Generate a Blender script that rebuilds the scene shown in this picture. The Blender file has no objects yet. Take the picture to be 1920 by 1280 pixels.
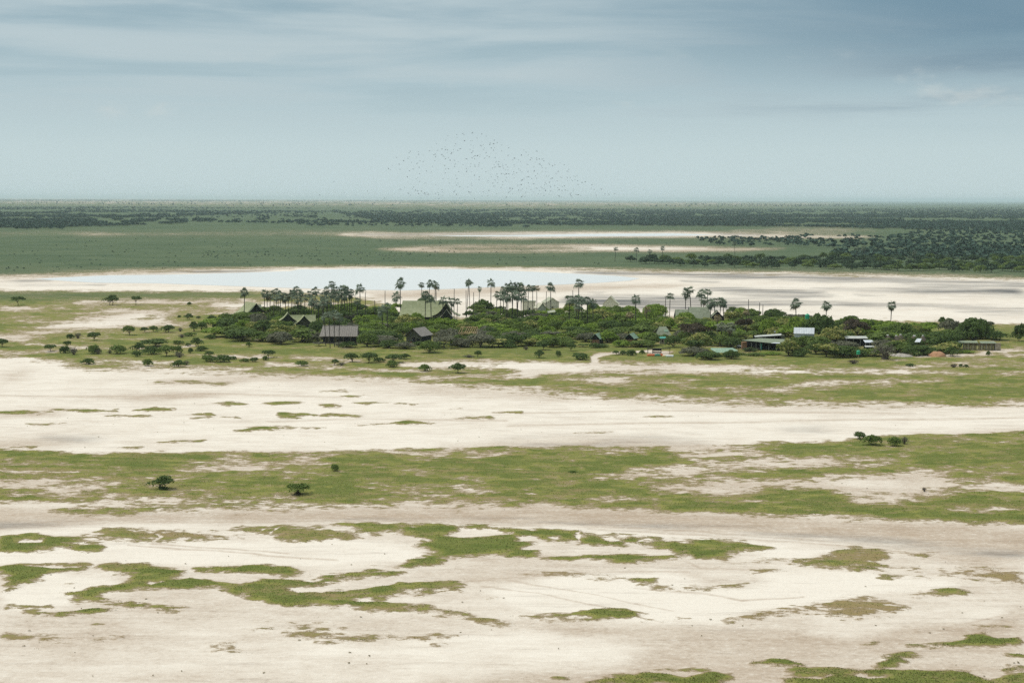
import bpy, math, random
import numpy as np
from mathutils import Euler, Vector

SC = bpy.context.scene
COL = SC.collection
RNG = np.random.default_rng(7)
random.seed(7)

# ------------------------------------------------------------------ camera
F = 3000.0            # focal length in photo pixels (1920 wide)
H = 50.0              # camera height above the plain, metres
cam_d = bpy.data.cameras.new('camera')
cam = bpy.data.objects.new('camera', cam_d)
COL.objects.link(cam)
cam_d.sensor_width = 36.0
cam_d.lens = F / 1920.0 * 36.0
cam_d.clip_start = 0.5
cam_d.clip_end = 400000.0
cam.location = (0, 0, H)
cam.rotation_euler = (math.radians(90) - math.atan((640 - 373.2) / F), -0.0036, 0)
SC.camera = cam

# ------------------------------------------------------------------ world: hazy, mostly overcast sky
SUN_EL, SUN_AZ = math.radians(61), math.radians(-74)   # azimuth from +Y, clockwise seen from above
w = bpy.data.worlds.new('World'); SC.world = w; w.use_nodes = True
nt = w.node_tree; nt.nodes.clear()
def N(t, tree=None, **kw):
    n = (tree or nt).nodes.new(t)
    for k, v in kw.items():
        setattr(n, k, v)
    return n
def L(a, b, tree=None): (tree or nt).links.new(a, b)
def MATH(op, a, b=None, tree=None, clamp=False):
    n = N('ShaderNodeMath', tree, operation=op); n.use_clamp = clamp
    for i, v in enumerate((a, b)):
        if v is None: continue
        if isinstance(v, (int, float)): n.inputs[i].default_value = v
        else: L(v, n.inputs[i], tree)
    return n.outputs[0]
def RANGE(v, a, b, c, d, tree=None, smooth=True):
    n = N('ShaderNodeMapRange', tree); n.interpolation_type = 'SMOOTHSTEP' if smooth else 'LINEAR'
    L(v, n.inputs[0], tree)
    for i, x in enumerate((a, b, c, d)): n.inputs[i + 1].default_value = x
    return n.outputs[0]
def MIX(f, a, b, tree=None, blend='MIX'):
    n = N('ShaderNodeMix', tree, data_type='RGBA', blend_type=blend)
    if isinstance(f, (int, float)): n.inputs[0].default_value = f
    else: L(f, n.inputs[0], tree)
    for i, v in ((6, a), (7, b)):
        if isinstance(v, tuple): n.inputs[i].default_value = (*v, 1)
        else: L(v, n.inputs[i], tree)
    return n.outputs[2]
out = N('ShaderNodeOutputWorld'); bg = N('ShaderNodeBackground'); L(bg.outputs[0], out.inputs[0])
sky = N('ShaderNodeTexSky'); sky.sky_type = 'NISHITA'; sky.sun_disc = False
sky.sun_elevation = SUN_EL; sky.sun_rotation = SUN_AZ; sky.dust_density = 4.0; sky.air_density = 1.2
tc = N('ShaderNodeTexCoord'); sep = N('ShaderNodeSeparateXYZ'); L(tc.outputs['Generated'], sep.inputs[0])
z = MATH('MAXIMUM', sep.outputs[2], 0.0)
ramp = N('ShaderNodeValToRGB'); L(z, ramp.inputs[0])
els = ramp.color_ramp.elements
els[0].position = 0.0; els[0].color = (6.2, 7.45, 7.6, 1)
els[1].position = 1.0; els[1].color = (9.6, 9.8, 9.7, 1)
for p, c in ((0.03, (5.8, 7.1, 7.35, 1)), (0.07, (4.4, 5.8, 6.4, 1)), (0.125, (2.75, 4.1, 4.9, 1)), (0.35, (6.6, 7.3, 7.8, 1))):
    e = els.new(p); e.color = c
# cloud layer: noise on a plane far overhead, so that it runs into streaks near the horizon
zz = MATH('ADD', z, 0.035)
cx = MATH('DIVIDE', sep.outputs[0], zz); cy = MATH('DIVIDE', sep.outputs[1], zz)
comb = N('ShaderNodeCombineXYZ'); L(MATH('MULTIPLY', cx, 0.75), comb.inputs[0]); L(MATH('MULTIPLY', cy, 0.95), comb.inputs[1])
n1 = N('ShaderNodeTexNoise'); L(comb.outputs[0], n1.inputs['Vector'])
n1.inputs['Scale'].default_value = 0.55; n1.inputs['Detail'].default_value = 7; n1.inputs['Roughness'].default_value = 0.58; n1.inputs['Distortion'].default_value = 0.4
pc = N('ShaderNodeCombineXYZ'); L(sep.outputs[0], pc.inputs[0]); L(sep.outputs[1], pc.inputs[1]); L(MATH('MULTIPLY', z, 2.6), pc.inputs[2])
n2 = N('ShaderNodeTexNoise'); L(pc.outputs[0], n2.inputs['Vector'])
n2.inputs['Scale'].default_value = 17; n2.inputs['Detail'].default_value = 6; n2.inputs['Roughness'].default_value = 0.6
amt = RANGE(z, 0.03, 0.085, 0.0, 1.0)
soft = MATH('MULTIPLY', RANGE(n1.outputs['Fac'], 0.38, 0.62, 0.0, 0.85), amt)
col = MIX(soft, ramp.outputs[0], (5.2, 6.25, 6.65))
dark = MATH('MULTIPLY', RANGE(n1.outputs['Fac'], 0.5, 0.3, 0.0, 0.34), amt)
col = MIX(dark, col, (3.1, 4.4, 5.0))
# heavier blue-grey bank of cloud to the right
bank = MATH('MULTIPLY', RANGE(sep.outputs[0], -0.02, 0.34, 0.0, 0.85), RANGE(MATH('ADD', z, MATH('MULTIPLY', MATH('SUBTRACT', n1.outputs['Fac'], 0.5), 0.1)), 0.045, 0.1, 0.0, 1.0))
bank = MATH('MULTIPLY', bank, RANGE(z, 0.25, 0.6, 1.0, 0.0))
col = MIX(bank, col, (1.15, 2.3, 3.3))
puff = MATH('MULTIPLY', RANGE(n2.outputs['Fac'], 0.57, 0.74, 0.0, 0.42), RANGE(z, 0.04, 0.056, 0.0, 1.0))
puff = MATH('MULTIPLY', puff, RANGE(z, 0.062, 0.1, 1.0, 0.12))
col = MIX(puff, col, (6.6, 7.1, 7.0))
col = MIX(0.88, sky.outputs[0], col)
L(col, bg.inputs[0]); bg.inputs[1].default_value = 0.1

# ------------------------------------------------------------------ sun (veiled, soft)
sd = bpy.data.lights.new('sun', 'SUN'); sun = bpy.data.objects.new('sun', sd); COL.objects.link(sun)
sd.energy = 2.4; sd.angle = math.radians(9); sd.color = (1.0, 0.95, 0.86)
to_sun = Vector((math.sin(SUN_AZ) * math.cos(SUN_EL), math.cos(SUN_AZ) * math.cos(SUN_EL), math.sin(SUN_EL)))
sun.rotation_euler = to_sun.to_track_quat('Z', 'Y').to_euler()

vs = SC.view_settings
vs.view_transform = 'Standard'; vs.look = 'None'; vs.gamma = 1.0; vs.use_curve_mapping = False
vs.exposure = 0.03
SC.cycles.use_denoising = False
SC.cycles.max_bounces = 6; SC.cycles.diffuse_bounces = 3; SC.cycles.volume_bounces = 1; SC.cycles.transparent_max_bounces = 8

# ------------------------------------------------------------------ surveying helpers
RM = np.array(Euler(cam.rotation_euler).to_matrix())
CAMP = np.array([0.0, 0.0, H])
def ray(px, py):
    d = RM @ np.array([(px - 960) / F, (640 - py) / F, -1.0])
    return d
def gp(px, py, zz=0.0):
    d = ray(px, py); t = (zz - H) / d[2]
    return CAMP + d * t
def at_dist(px, py, dist):
    d = ray(px, py); return CAMP + d * (dist / d[1])
def to_px(X, Y, Z=0.0):
    P = np.stack([X, Y, np.zeros_like(X) + Z - H], 0)
    c = np.tensordot(RM.T, P, 1)
    return 960 + F * c[0] / -c[2], 640 - F * c[1] / -c[2]
def scale_at(px, py):
    p = gp(px, py); return F / math.hypot(p[1], H)
def poly(s): return np.array([[float(v) for v in q.split(',')] for q in s.split()])

def hsh(ix, iy, seed):
    h = (ix.astype(np.int64) * 374761393 + iy.astype(np.int64) * 668265263 + seed * 974711) & 0xffffffff
    h = ((h ^ (h >> 13)) * 1274126177) & 0xffffffff
    return ((h ^ (h >> 16)) & 0xffff) / 65535.0
def vnoise(x, y, seed):
    ix = np.floor(x); iy = np.floor(y); fx = x - ix; fy = y - iy
    fx = fx * fx * (3 - 2 * fx); fy = fy * fy * (3 - 2 * fy)
    a = hsh(ix, iy, seed); b = hsh(ix + 1, iy, seed); c = hsh(ix, iy + 1, seed); d = hsh(ix + 1, iy + 1, seed)
    return (a + (b - a) * fx) * (1 - fy) + (c + (d - c) * fx) * fy
def inside(P, u, v):
    r = np.zeros(u.shape, bool); n = len(P); j = n - 1
    for i in range(n):
        xi, yi = P[i]; xj, yj = P[j]
        if yi != yj:
            r ^= ((yi > v) != (yj > v)) & (u < (xj - xi) * (v - yi) / (yj - yi) + xi)
        j = i
    return r

# ------------------------------------------------------------------ object helpers
def tag(o, label=None, cat=None, group=None, kind=None):
    if label: o['label'] = label
    if cat: o['category'] = cat
    if group: o['group'] = group
    if kind: o['kind'] = kind
    return o
def link_mesh(name, me, mat=None, parent=None):
    o = bpy.data.objects.new(name, me); COL.objects.link(o)
    if mat and not me.materials: me.materials.append(mat)
    o.parent = parent
    return o
def empty(name, loc, rz=0.0, sc=1.0):
    o = bpy.data.objects.new(name, None); COL.objects.link(o)
    o.location = loc; o.rotation_euler = (0, 0, rz); o.scale = (sc, sc, sc); o.empty_display_size = 0.5
    return o
def mesh_np(name, V, Fq, smooth=False):
    """mesh from an array of vertices and an array of equal-sided faces"""
    me = bpy.data.meshes.new(name)
    V = np.asarray(V, np.float32); Fq = np.asarray(Fq, np.int32); k = Fq.shape[1]
    me.vertices.add(len(V)); me.vertices.foreach_set('co', V.ravel())
    me.loops.add(Fq.size); me.loops.foreach_set('vertex_index', Fq.ravel())
    me.polygons.add(len(Fq)); me.polygons.foreach_set('loop_start', np.arange(0, Fq.size, k, dtype=np.int32))
    me.polygons.foreach_set('loop_total', np.full(len(Fq), k, np.int32))
    me.update(calc_edges=True)
    if smooth: me.polygons.foreach_set('use_smooth', np.ones(len(Fq), bool))
    return me
class MB:
    """collects boxes, tubes and sheets; build() links them as one mesh"""
    def __init__(s): s.v = []; s.f = []
    def add(s, vs_, fs):
        b = len(s.v); s.v += [tuple(map(float, q)) for q in vs_]; s.f += [tuple(b + i for i in q) for q in fs]; return s
    def box(s, x0, x1, y0, y1, z0, z1):
        return s.add([(x0, y0, z0), (x1, y0, z0), (x1, y1, z0), (x0, y1, z0), (x0, y0, z1), (x1, y0, z1), (x1, y1, z1), (x0, y1, z1)],
                     [(0, 3, 2, 1), (4, 5, 6, 7), (0, 1, 5, 4), (1, 2, 6, 5), (2, 3, 7, 6), (3, 0, 4, 7)])
    def tube(s, pts, rad, n=6, cap=True):
        pts = [Vector(p) for p in pts]
        if not isinstance(rad, (list, tuple)): rad = [rad] * len(pts)
        rings = []
        for i, p in enumerate(pts):
            t = (pts[min(i + 1, len(pts) - 1)] - pts[max(i - 1, 0)]).normalized()
            a = t.cross(Vector((0, 0, 1)) if abs(t.z) < 0.9 else Vector((1, 0, 0))).normalized(); b = t.cross(a)
            rings.append([p + (a * math.cos(2 * math.pi * k / n) + b * math.sin(2 * math.pi * k / n)) * rad[i] for k in range(n)])
        vv = [q for r in rings for q in r]; ff = []
        for i in range(len(pts) - 1):
            for k in range(n):
                ff.append((i * n + k, i * n + (k + 1) % n, (i + 1) * n + (k + 1) % n, (i + 1) * n + k))
        if cap:
            ff.append(tuple(range(n - 1, -1, -1))); ff.append(tuple((len(pts) - 1) * n + k for k in range(n)))
        return s.add(vv, ff)
    def slab(s, top, t):
        """closed sheet of thickness t below a polygon given by its top corners"""
        n = len(top); T = [Vector(p) for p in top]
        nm = (T[1] - T[0]).cross(T[2] - T[0]).normalized()
        if nm.z < 0: T.reverse(); nm = -nm
        B = [p - nm * t for p in T]
        return s.add(T + B, [tuple(range(n)), tuple(range(2 * n - 1, n - 1, -1))] + [(i, n + i, n + (i + 1) % n, (i + 1) % n) for i in range(n)])
    def mesh(s, name, smooth=False):
        me = bpy.data.meshes.new(name); me.from_pydata(s.v, [], s.f); me.update()
        if smooth:
            for p in me.polygons: p.use_smooth = True
        return me
    def build(s, name, mat, parent=None, smooth=False):
        return link_mesh(name, s.mesh(name, smooth), mat, parent)

# ------------------------------------------------------------------ materials
def principled(name, rough=0.9, spec=0.2):
    m = bpy.data.materials.new(name); m.use_nodes = True
    t = m.node_tree; b = t.nodes['Principled BSDF']
    b.inputs['Roughness'].default_value = rough
    b.inputs['Specular IOR Level'].default_value = spec
    return m, t, b
def mat_noise(name, c1, c2, scale=1.5, rough=0.9, detail=4, bump=0.0, stretch=(1, 1, 1), spec=0.2):
    """two tones of one surface, mottled"""
    m, t, b = principled(name, rough, spec)
    tcn = N('ShaderNodeTexCoord', t); mp = N('ShaderNodeMapping', t); L(tcn.outputs['Object'], mp.inputs[0], t); mp.inputs['Scale'].default_value = stretch
    n = N('ShaderNodeTexNoise', t); L(mp.outputs[0], n.inputs['Vector'], t)
    n.inputs['Scale'].default_value = scale; n.inputs['Detail'].default_value = detail; n.inputs['Roughness'].default_value = 0.65
    L(MIX(RANGE(n.outputs['Fac'], 0.3, 0.7, 0, 1, t), c1, c2, t), b.inputs['Base Color'], t)
    if bump:
        bn = N('ShaderNodeBump', t); bn.inputs['Strength'].default_value = bump; L(n.outputs['Fac'], bn.inputs['Height'], t); L(bn.outputs[0], b.inputs['Normal'], t)
    return m
def mat_leaf(name, dark_, light_, hi=None, trans=0.36):
    """foliage: tone varies by leaf clump (attribute tint) and from plant to plant"""
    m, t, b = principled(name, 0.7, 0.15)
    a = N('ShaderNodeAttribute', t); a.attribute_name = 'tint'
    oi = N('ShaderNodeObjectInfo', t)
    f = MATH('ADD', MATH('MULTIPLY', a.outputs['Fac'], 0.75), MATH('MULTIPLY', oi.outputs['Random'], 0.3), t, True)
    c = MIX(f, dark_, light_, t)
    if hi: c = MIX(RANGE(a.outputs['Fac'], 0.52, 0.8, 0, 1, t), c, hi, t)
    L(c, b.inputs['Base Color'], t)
    tr = N('ShaderNodeBsdfTranslucent', t); L(c, tr.inputs[0], t)
    mx = N('ShaderNodeMixShader', t); mx.inputs[0].default_value = trans
    L(b.outputs[0], mx.inputs[1], t); L(tr.outputs[0], mx.inputs[2], t)
    L(mx.outputs[0], t.nodes['Material Output'].inputs[0], t)
    return m
M = {}
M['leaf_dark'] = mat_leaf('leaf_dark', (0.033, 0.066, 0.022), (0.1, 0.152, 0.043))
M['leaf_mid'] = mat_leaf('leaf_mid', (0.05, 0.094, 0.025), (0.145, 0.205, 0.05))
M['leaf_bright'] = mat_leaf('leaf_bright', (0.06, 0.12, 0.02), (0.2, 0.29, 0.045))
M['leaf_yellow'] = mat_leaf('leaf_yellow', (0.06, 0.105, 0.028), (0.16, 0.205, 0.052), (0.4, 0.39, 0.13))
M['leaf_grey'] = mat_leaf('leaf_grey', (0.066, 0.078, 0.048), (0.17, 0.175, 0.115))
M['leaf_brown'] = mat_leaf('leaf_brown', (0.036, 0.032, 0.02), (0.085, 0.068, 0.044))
M['leaf_palm'] = mat_leaf('leaf_palm', (0.042, 0.07, 0.043), (0.155, 0.195, 0.13), trans=0.15)
M['leaf_palm_pale'] = mat_leaf('leaf_palm_pale', (0.075, 0.1, 0.065), (0.2, 0.22, 0.145), trans=0.15)
M['leaf_palm_dry'] = mat_leaf('leaf_palm_dry', (0.1, 0.085, 0.05), (0.27, 0.22, 0.12), trans=0.15)
M['leaf_far_haze'] = mat_leaf('leaf_far_haze', (0.012, 0.035, 0.027), (0.036, 0.075, 0.05), trans=0.1)  # woodland green with the teal of distance haze mixed into the colour
M['leaf_wood'] = mat_leaf('leaf_wood', (0.016, 0.04, 0.022), (0.046, 0.082, 0.038), trans=0.15)
M['bark'] = mat_noise('bark', (0.05, 0.042, 0.032), (0.11, 0.095, 0.075), 4)
M['bark_palm'] = mat_noise('bark_palm', (0.035, 0.032, 0.03), (0.085, 0.078, 0.07), 3, stretch=(1, 1, 3))
M['twig'] = mat_noise('twig', (0.1, 0.085, 0.07), (0.19, 0.165, 0.14), 3)
# ------------------------------------------------------------------ ground cover, surveyed as outlines of soil and grass
# channel, value, edge softness, outline.  g grass cover, t tan loam over the white sand, m dark wet mud
LAY = []
def A(ch, val, soft, *outs):
    for s in outs: LAY.append((ch, val, soft, poly(s)))
# --- far plain: greener grass, its colour also carrying the blue of distance haze
A('l', 1, 6, '-300,374 2300,374 2300,528 1920,522 1300,508 900,501 560,501 200,510 0,519 -300,527'); A('l', .75, 8, '-300,546 100,546 450,548 470,556 300,560 0,562 -300,566')
A('t', .7, 6, '0,372 640,374 960,376 1920,381 1920,384 1500,384 960,388 620,386 480,384 0,382')
A('l', .6, 5, '0,370 640,374 960,376 1600,380 1500,386 960,389 640,386 480,386 0,383'); A('g', .42, 6, '0,370 640,374 960,376 1600,380 1500,386 960,389 640,386 480,386 0,383')
A('g', .85, 8, '1380,424 1500,422 1700,424 1760,430 1700,442 1600,444 1480,442 1400,436')
A('g', .42, 6, '0,436 120,434 260,436 420,434 700,433 720,438 640,442 420,441 220,442 120,439 0,439')
A('g', .45, 4, '160,438 200,438 215,441 170,442', '1440,425 1600,424 1600,426 1440,427', '1390,431 1640,430 1640,432 1400,433', '1460,435 1580,433 1590,435 1470,437')
A('g', .0, 4, '650,440 760,437 900,435 1100,434 1300,434 1420,438 1500,441 1640,444 1600,446 1450,446 1300,445 1150,446 980,447 900,443 720,443')
A('t', .25, 4, '650,440 760,437 1000,435 1300,435 1500,442 1450,445 1150,445 950,444 720,443')
A('m', .7, 3, '680,440 780,438 960,438 1060,438 1040,440 900,440 760,441', '1330,437 1440,439 1430,441 1350,440')
A('g', .35, 4, '690,447 900,447 1000,445 1000,448 860,449 740,449')
A('g', .0, 4, '720,466 800,461 900,459 1100,459 1250,461 1360,464 1480,466 1400,470 1260,472 1150,471 980,473 860,473 760,470')
A('t', .75, 4, '720,466 800,461 900,459 1100,459 1250,461 1360,464 1480,466 1400,470 1260,472 1150,471 980,473 860,473 760,470')
A('g', .75, 3, '800,465 900,463 1060,463 1120,466 1000,469 880,469')
A('t', .1, 3, '1060,462 1250,463 1320,466 1200,469 1000,471 980,470 1100,467')
# --- the big pan with the water behind the camp
PAN = '-200,527 0,520 60,516 200,511 400,505 560,502 700,500 900,502 1100,505 1300,509 1500,513 1700,517 1920,523 2200,532 2200,625 1920,611 1780,606 1640,602 1600,601 1500,600 1450,596 1200,598 900,600 700,585 690,563 600,553 450,549 240,549 100,547 0,547 -200,550'
A('g', 0, 5, PAN); A('t', .16, 5, PAN)
A('t', .05, 8, '0,534 300,536 500,541 700,549 600,552 240,548 0,546', '960,549 1100,541 1300,540 1500,532 1700,528 1920,534 1920,545 1700,540 1560,544 1400,556 1240,557 960,560', '1380,560 1600,556 1800,562 1920,566 1920,572 1700,566 1500,563', '1560,585 1700,582 1920,592 1920,607 1700,602 1560,598')
A('t', .8, 6, '690,548 900,541 1000,536 1250,534 1240,538 1080,546 960,548 800,556 700,560', '0,520 200,511 400,505 420,507 240,513 60,521')
A('m', .68, 4, '1090,510 1250,510 1400,513 1560,518 1760,525 1920,530 1920,536 1700,531 1500,526 1300,520 1130,515', '265,513 330,510 390,508 500,507 480,510 380,512 300,514', '1220,563 1300,561 1360,562 1420,561 1540,563 1650,568 1760,572 1840,576 1830,578 1700,574 1540,570 1400,572 1300,574 1220,572')
A('m', .55, 5, '1300,541 1380,539 1450,542 1540,547 1520,554 1480,559 1400,557 1340,549', '1540,541 1650,537 1780,535 1920,538 1920,556 1800,553 1700,548 1620,545', '1060,556 1220,555 1380,562 1400,580 1300,582 1150,578 1040,566', '1760,576 1850,574 1920,577 1920,590 1860,588 1800,583', '10,531 60,526 110,527 60,531', '600,510 760,508 700,512')
A('m', .5, 3, '1270,526 1330,527 1325,530', '1500,539 1550,539 1540,541', '1500,552 1560,553 1520,556', '1595,552 1635,553 1600,554', '1100,549 1120,549 1115,551', '1560,573 1640,574 1600,577', '60,532 160,532 200,534 80,535')
A('g', .5, 4, '1640,600 1700,601 1780,604 1920,611 1920,617 1700,608 1640,606')
# --- grass flats around the camp
CAMPG = '-200,549 0,547 100,547 240,549 450,549 600,554 690,566 760,590 960,605 1200,600 1450,600 1600,604 1640,604 1780,608 1920,612 2200,626 2200,690 1920,690 1400,690 960,690 700,690 0,668 -200,668'
A('g', .93, 4, CAMPG); A('t', .5, 4, CAMPG)
A('t', .6, 8, '0,578 190,572 460,562 490,594 360,609 190,622 0,637'); A('g', .4, 8, '0,578 90,580 190,572 330,566 460,562 470,566 490,594 400,593 320,597 360,609 270,615 190,622 90,630 0,637 0,628 60,612 0,600 0,592 80,590')
A('g', .62, 6, '0,584 90,582 140,588 60,606 0,604', '70,559 240,558 300,563 200,566')
A('t', .2, 5, '80,612 150,602 250,588 300,594 330,596 290,605 160,614', '400,570 520,566 600,566 560,576 420,580', '120,622 170,621 140,626')
A('g', .05, 5, '80,612 150,604 200,596 300,594 290,605 160,613', '400,571 520,566 640,567 690,570 680,578 560,578 420,580', '20,631 90,627 80,632 20,635')
A('g', .1, 3, '0,577 60,577 75,580 0,583', '120,566 230,562 400,563 480,562 400,567 230,569')
A('g', .7, 3, '250,593 290,591 285,595 255,596', '365,581 460,579 470,583 380,583')
A('g', .12, 3, '30,646 105,648 165,650 250,653 312,651 345,648 350,650 320,656 250,658 165,656 100,652 30,649', '180,675 250,677 330,679 320,682 250,681 180,679', '437,666 510,668 530,671 480,673 437,670', '384,671 440,668 500,670 460,674 390,674', '0,660 90,659 120,661 0,662', '484,682 600,687 680,691 800,697 800,699 680,694 600,690 484,684', '560,671 620,669 690,673 690,677 650,678 560,674')
A('t', .25, 3, '30,645 165,650 345,648 350,652 165,657 30,650', '180,674 330,678 320,683 180,680')
A('g', .55, 3, '1700,690 1740,688 1735,691')
# the yard tracks on the right
A('g', .05, 2, '1735,668 1800,665 1850,662 1870,656 1920,657 1920,659 1875,658 1862,663 1880,664 1920,665 1920,668 1860,667 1800,668 1740,671', '1220,658 1262,660 1262,668 1210,668 1206,662', '1885,659 1900,665 1895,667 1880,660', '1600,661 1640,663 1640,666 1600,665', '1650,610 1690,612 1710,608 1720,613 1650,617')
# --- pale strip, track and green strip in front of the camp
A('g', .1, 5, '770,680 830,676 960,678 1100,679 1180,680 1310,685 1460,690 1620,691 1690,696 1620,702 1460,705 1260,706 1110,703 1035,708 960,712 900,705 960,699 880,692 800,689 740,681')
A('t', .4, 5, '770,680 960,678 1180,680 1310,685 1460,690 1690,696 1460,705 1260,706 1110,703 960,712 900,705 960,699 800,689')
A('t', .1, 4, '860,684 960,682 1050,686 1140,690 1080,699 960,693 860,690', '1280,690 1450,692 1560,694 1540,698 1400,698 1300,696')
A('g', .6, 3, '866,682 925,683 920,685 870,684', '1180,695 1240,693 1260,696 1220,700', '1310,698 1380,697 1370,700 1320,701', '1440,693 1560,693 1600,695 1500,696')
A('g', .0, 1.2, '1094,694 1100,680 1103,668 1110,664 1140,660 1180,659 1220,656 1221,659 1180,663 1142,665 1122,668 1117,672 1114,684 1104,696 1070,706 1040,713 1026,712 1060,703')
A('t', .35, 1.2, '1096,692 1104,669 1110,665 1180,660 1220,657 1220,660 1142,664 1114,672 1112,684 1102,694 1040,711 1030,710 1060,702')
GS = '430,690 560,694 700,702 790,705 900,703 960,711 1035,708 1110,703 1260,706 1460,706 1640,700 1720,694 2200,690 2200,752 1920,750 1740,755 1600,754 1400,750 1250,745 1150,740 1050,733 960,728 880,720 800,714 700,709 560,701'
A('g', .95, 5, GS); A('t', .5, 7, GS)
A('g', .15, 3, '780,704 860,704 940,709 1000,711 940,712 860,709 790,707', '1030,709 1100,712 1200,711 1150,717 1060,716')
A('g', .32, 5, '1490,722 1610,714 1710,711 1770,716 1640,722 1520,725', '1360,732 1480,729 1475,735 1380,736', '1120,718 1240,714 1330,720 1300,725 1180,724', '1600,697 1720,692 1760,697 1920,696 1920,699 1740,701 1640,703', '1730,686 1830,682 1840,686 1760,689', '1840,677 1900,678 1890,681 1850,680', '1810,708 1880,709 1850,712')
A('t', .35, 4, '1490,722 1710,711 1770,716 1520,725', '1600,697 1760,693 1920,696 1740,701')
# --- wide white pan in front
WP = '-200,668 0,670 115,679 150,688 175,692 350,696 550,702 700,710 800,716 880,722 960,730 1050,735 1150,742 1250,747 1400,752 1600,757 1740,758 1920,753 2200,755 2200,822 1920,826 1800,828 1640,822 1540,834 1380,840 1210,846 1090,842 960,842 840,846 720,848 600,850 470,852 300,853 120,852 60,848 0,845 -200,842'
A('g', .0, 6, WP); A('t', .12, 6, WP)
A('t', .5, 12, '380,704 560,702 800,717 960,731 1150,743 1400,754 1740,760 1920,755 1920,764 1600,766 1300,760 1050,752 850,742 700,728 520,716 400,712')
A('g', .42, 6, '1000,731 1150,741 1400,751 1740,757 1920,751 1920,757 1700,762 1400,757 1200,752 1040,742')
A('t', .8, 8, '200,745 280,741 360,739 390,742 330,748 250,750', '0,772 60,772 120,770 100,778 0,782', '270,716 330,712 450,716 420,720 300,720')
A('t', .6, 10, '0,700 40,696 20,712 0,716', '0,826 120,822 160,830 60,840 0,840', '860,836 960,824 1135,820 1240,823 1380,836 1370,850 1210,846 960,841 900,842')
A('m', .28, 10, '960,824 1135,819 1240,822 1330,830 1200,838 1000,834', '90,820 170,820 150,824', '1480,805 1540,804 1530,807')
A('g', .45, 3, '1780,818 1840,816 1920,817 1920,820 1800,821', '270,716 350,713 440,718 420,721 290,719')
A('t', .45, 6, '1580,826 1700,812 1800,806 1920,800 1920,826 1800,829 1700,832')
SM = ['400,755 430,752 470,757 440,760', '495,754 520,751 590,752 570,756 520,758', '605,757 660,752 655,762 625,763', '660,752 740,753 700,757', '100,766 150,765 210,767 180,770', '0,769 60,769 110,770 90,774 0,774', '200,769 240,766 245,770', '260,769 310,764 345,766 330,769', '215,778 295,777 290,779', '55,792 125,791 90,795', '360,776 415,774 415,777', '360,782 405,781 400,784', '425,782 455,781 450,784', '535,773 600,773 615,776 570,784 540,782', '600,779 640,772 700,777 690,781', '415,806 460,800 520,799 530,803 440,808', '530,803 600,801 590,806', '640,798 720,794 700,797', '725,794 780,790 820,794 750,796', '840,785 930,780 930,785', '275,828 360,824 350,828', '225,838 270,835 260,840', '600,733 640,730 650,733', '640,741 680,740 670,742', '740,755 800,756 790,758', '850,767 890,765 885,768', '40,836 80,834 75,838', '900,842 960,836 960,842 920,844', '950,775 1000,772 1000,775', '1210,783 1280,781 1270,785', '1100,812 1160,810 1150,812']
A('g', .95, 1.6, *SM)
# --- green belt with shrubs
GB = '-200,843 0,844 60,847 120,852 300,853 420,854 470,851 600,849 700,850 740,845 840,842 960,841 1090,838 1200,847 1355,857 1380,843 1470,838 1540,835 1580,828 1640,820 1720,818 1790,822 1750,829 1920,829 2200,828 2200,985 1920,984 1760,976 1560,968 1300,958 1100,951 960,947 800,945 600,943 380,938 100,936 0,940 -200,940'
A('g', .95, 4, GB); A('t', .55, 6, GB)
A('g', .15, 6, '1380,846 1470,845 1360,862 1290,864 1240,858', '320,881 360,866 450,860 475,870 525,880 450,887 340,887', '475,867 600,858 595,868 500,872', '720,847 830,851 935,855 870,867 795,863 800,856 740,853', '1700,833 1780,830 1860,828 1920,830 1920,833 1780,835')
A('g', .92, 6, '0,850 200,856 420,856 380,864 200,868 0,872', '640,880 760,872 960,860 1090,858 1180,864 1040,876 880,884 720,888', '330,916 420,912 560,914 700,922 560,930 400,926', '1440,838 1640,826 1920,838 1920,868 1740,866 1600,850 1500,846', '960,936 1200,944 1500,952 1800,966 1920,972 1920,978 1700,972 1400,960 1100,950', '60,862 260,876 320,890 200,884')
A('g', .52, 10, '0,880 160,876 300,896 420,908 380,930 120,934 0,930', '700,905 860,900 960,920 860,935 700,930', '420,890 560,884 640,895 560,905', '1740,880 1900,872 1920,900 1820,898')
A('g', .3, 6, '1100,896 1170,881 1280,872 1460,860 1610,855 1710,861 1730,869 1560,874 1460,880 1310,888 1280,895 1160,898', '160,940 380,936 600,941 760,945 760,949 560,948 200,946')
A('g', .08, 6, '1185,911 1360,901 1510,899 1560,892 1735,885 1810,895 1910,909 1900,917 1760,920 1635,930 1510,920 1410,914 1310,925 1210,921', '1180,884 1260,876 1400,868 1560,862 1600,866 1440,876 1290,888')
A('t', .15, 8, '1540,902 1600,898 1660,904 1600,910')
A('g', .38, 5, '1335,890 1390,875 1440,872 1475,878 1400,892', '1550,933 1740,931 1710,945 1600,945', '1780,956 1860,950 1900,955 1800,962', '1180,930 1280,936 1240,944 1140,940', '0,905 60,900 120,905 60,912 0,914', '640,948 760,936 830,942 900,950 760,955')
A('g', .74, 4, '1590,868 1690,864 1730,872 1640,876', '1390,890 1560,880 1580,884 1420,900', '1770,905 1810,900 1840,905 1800,910', '1800,896 1840,890 1870,897 1830,900')
A('g', .85, 4, '1790,818 1850,813 1880,815 1920,809 1920,817 1850,819')
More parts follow.
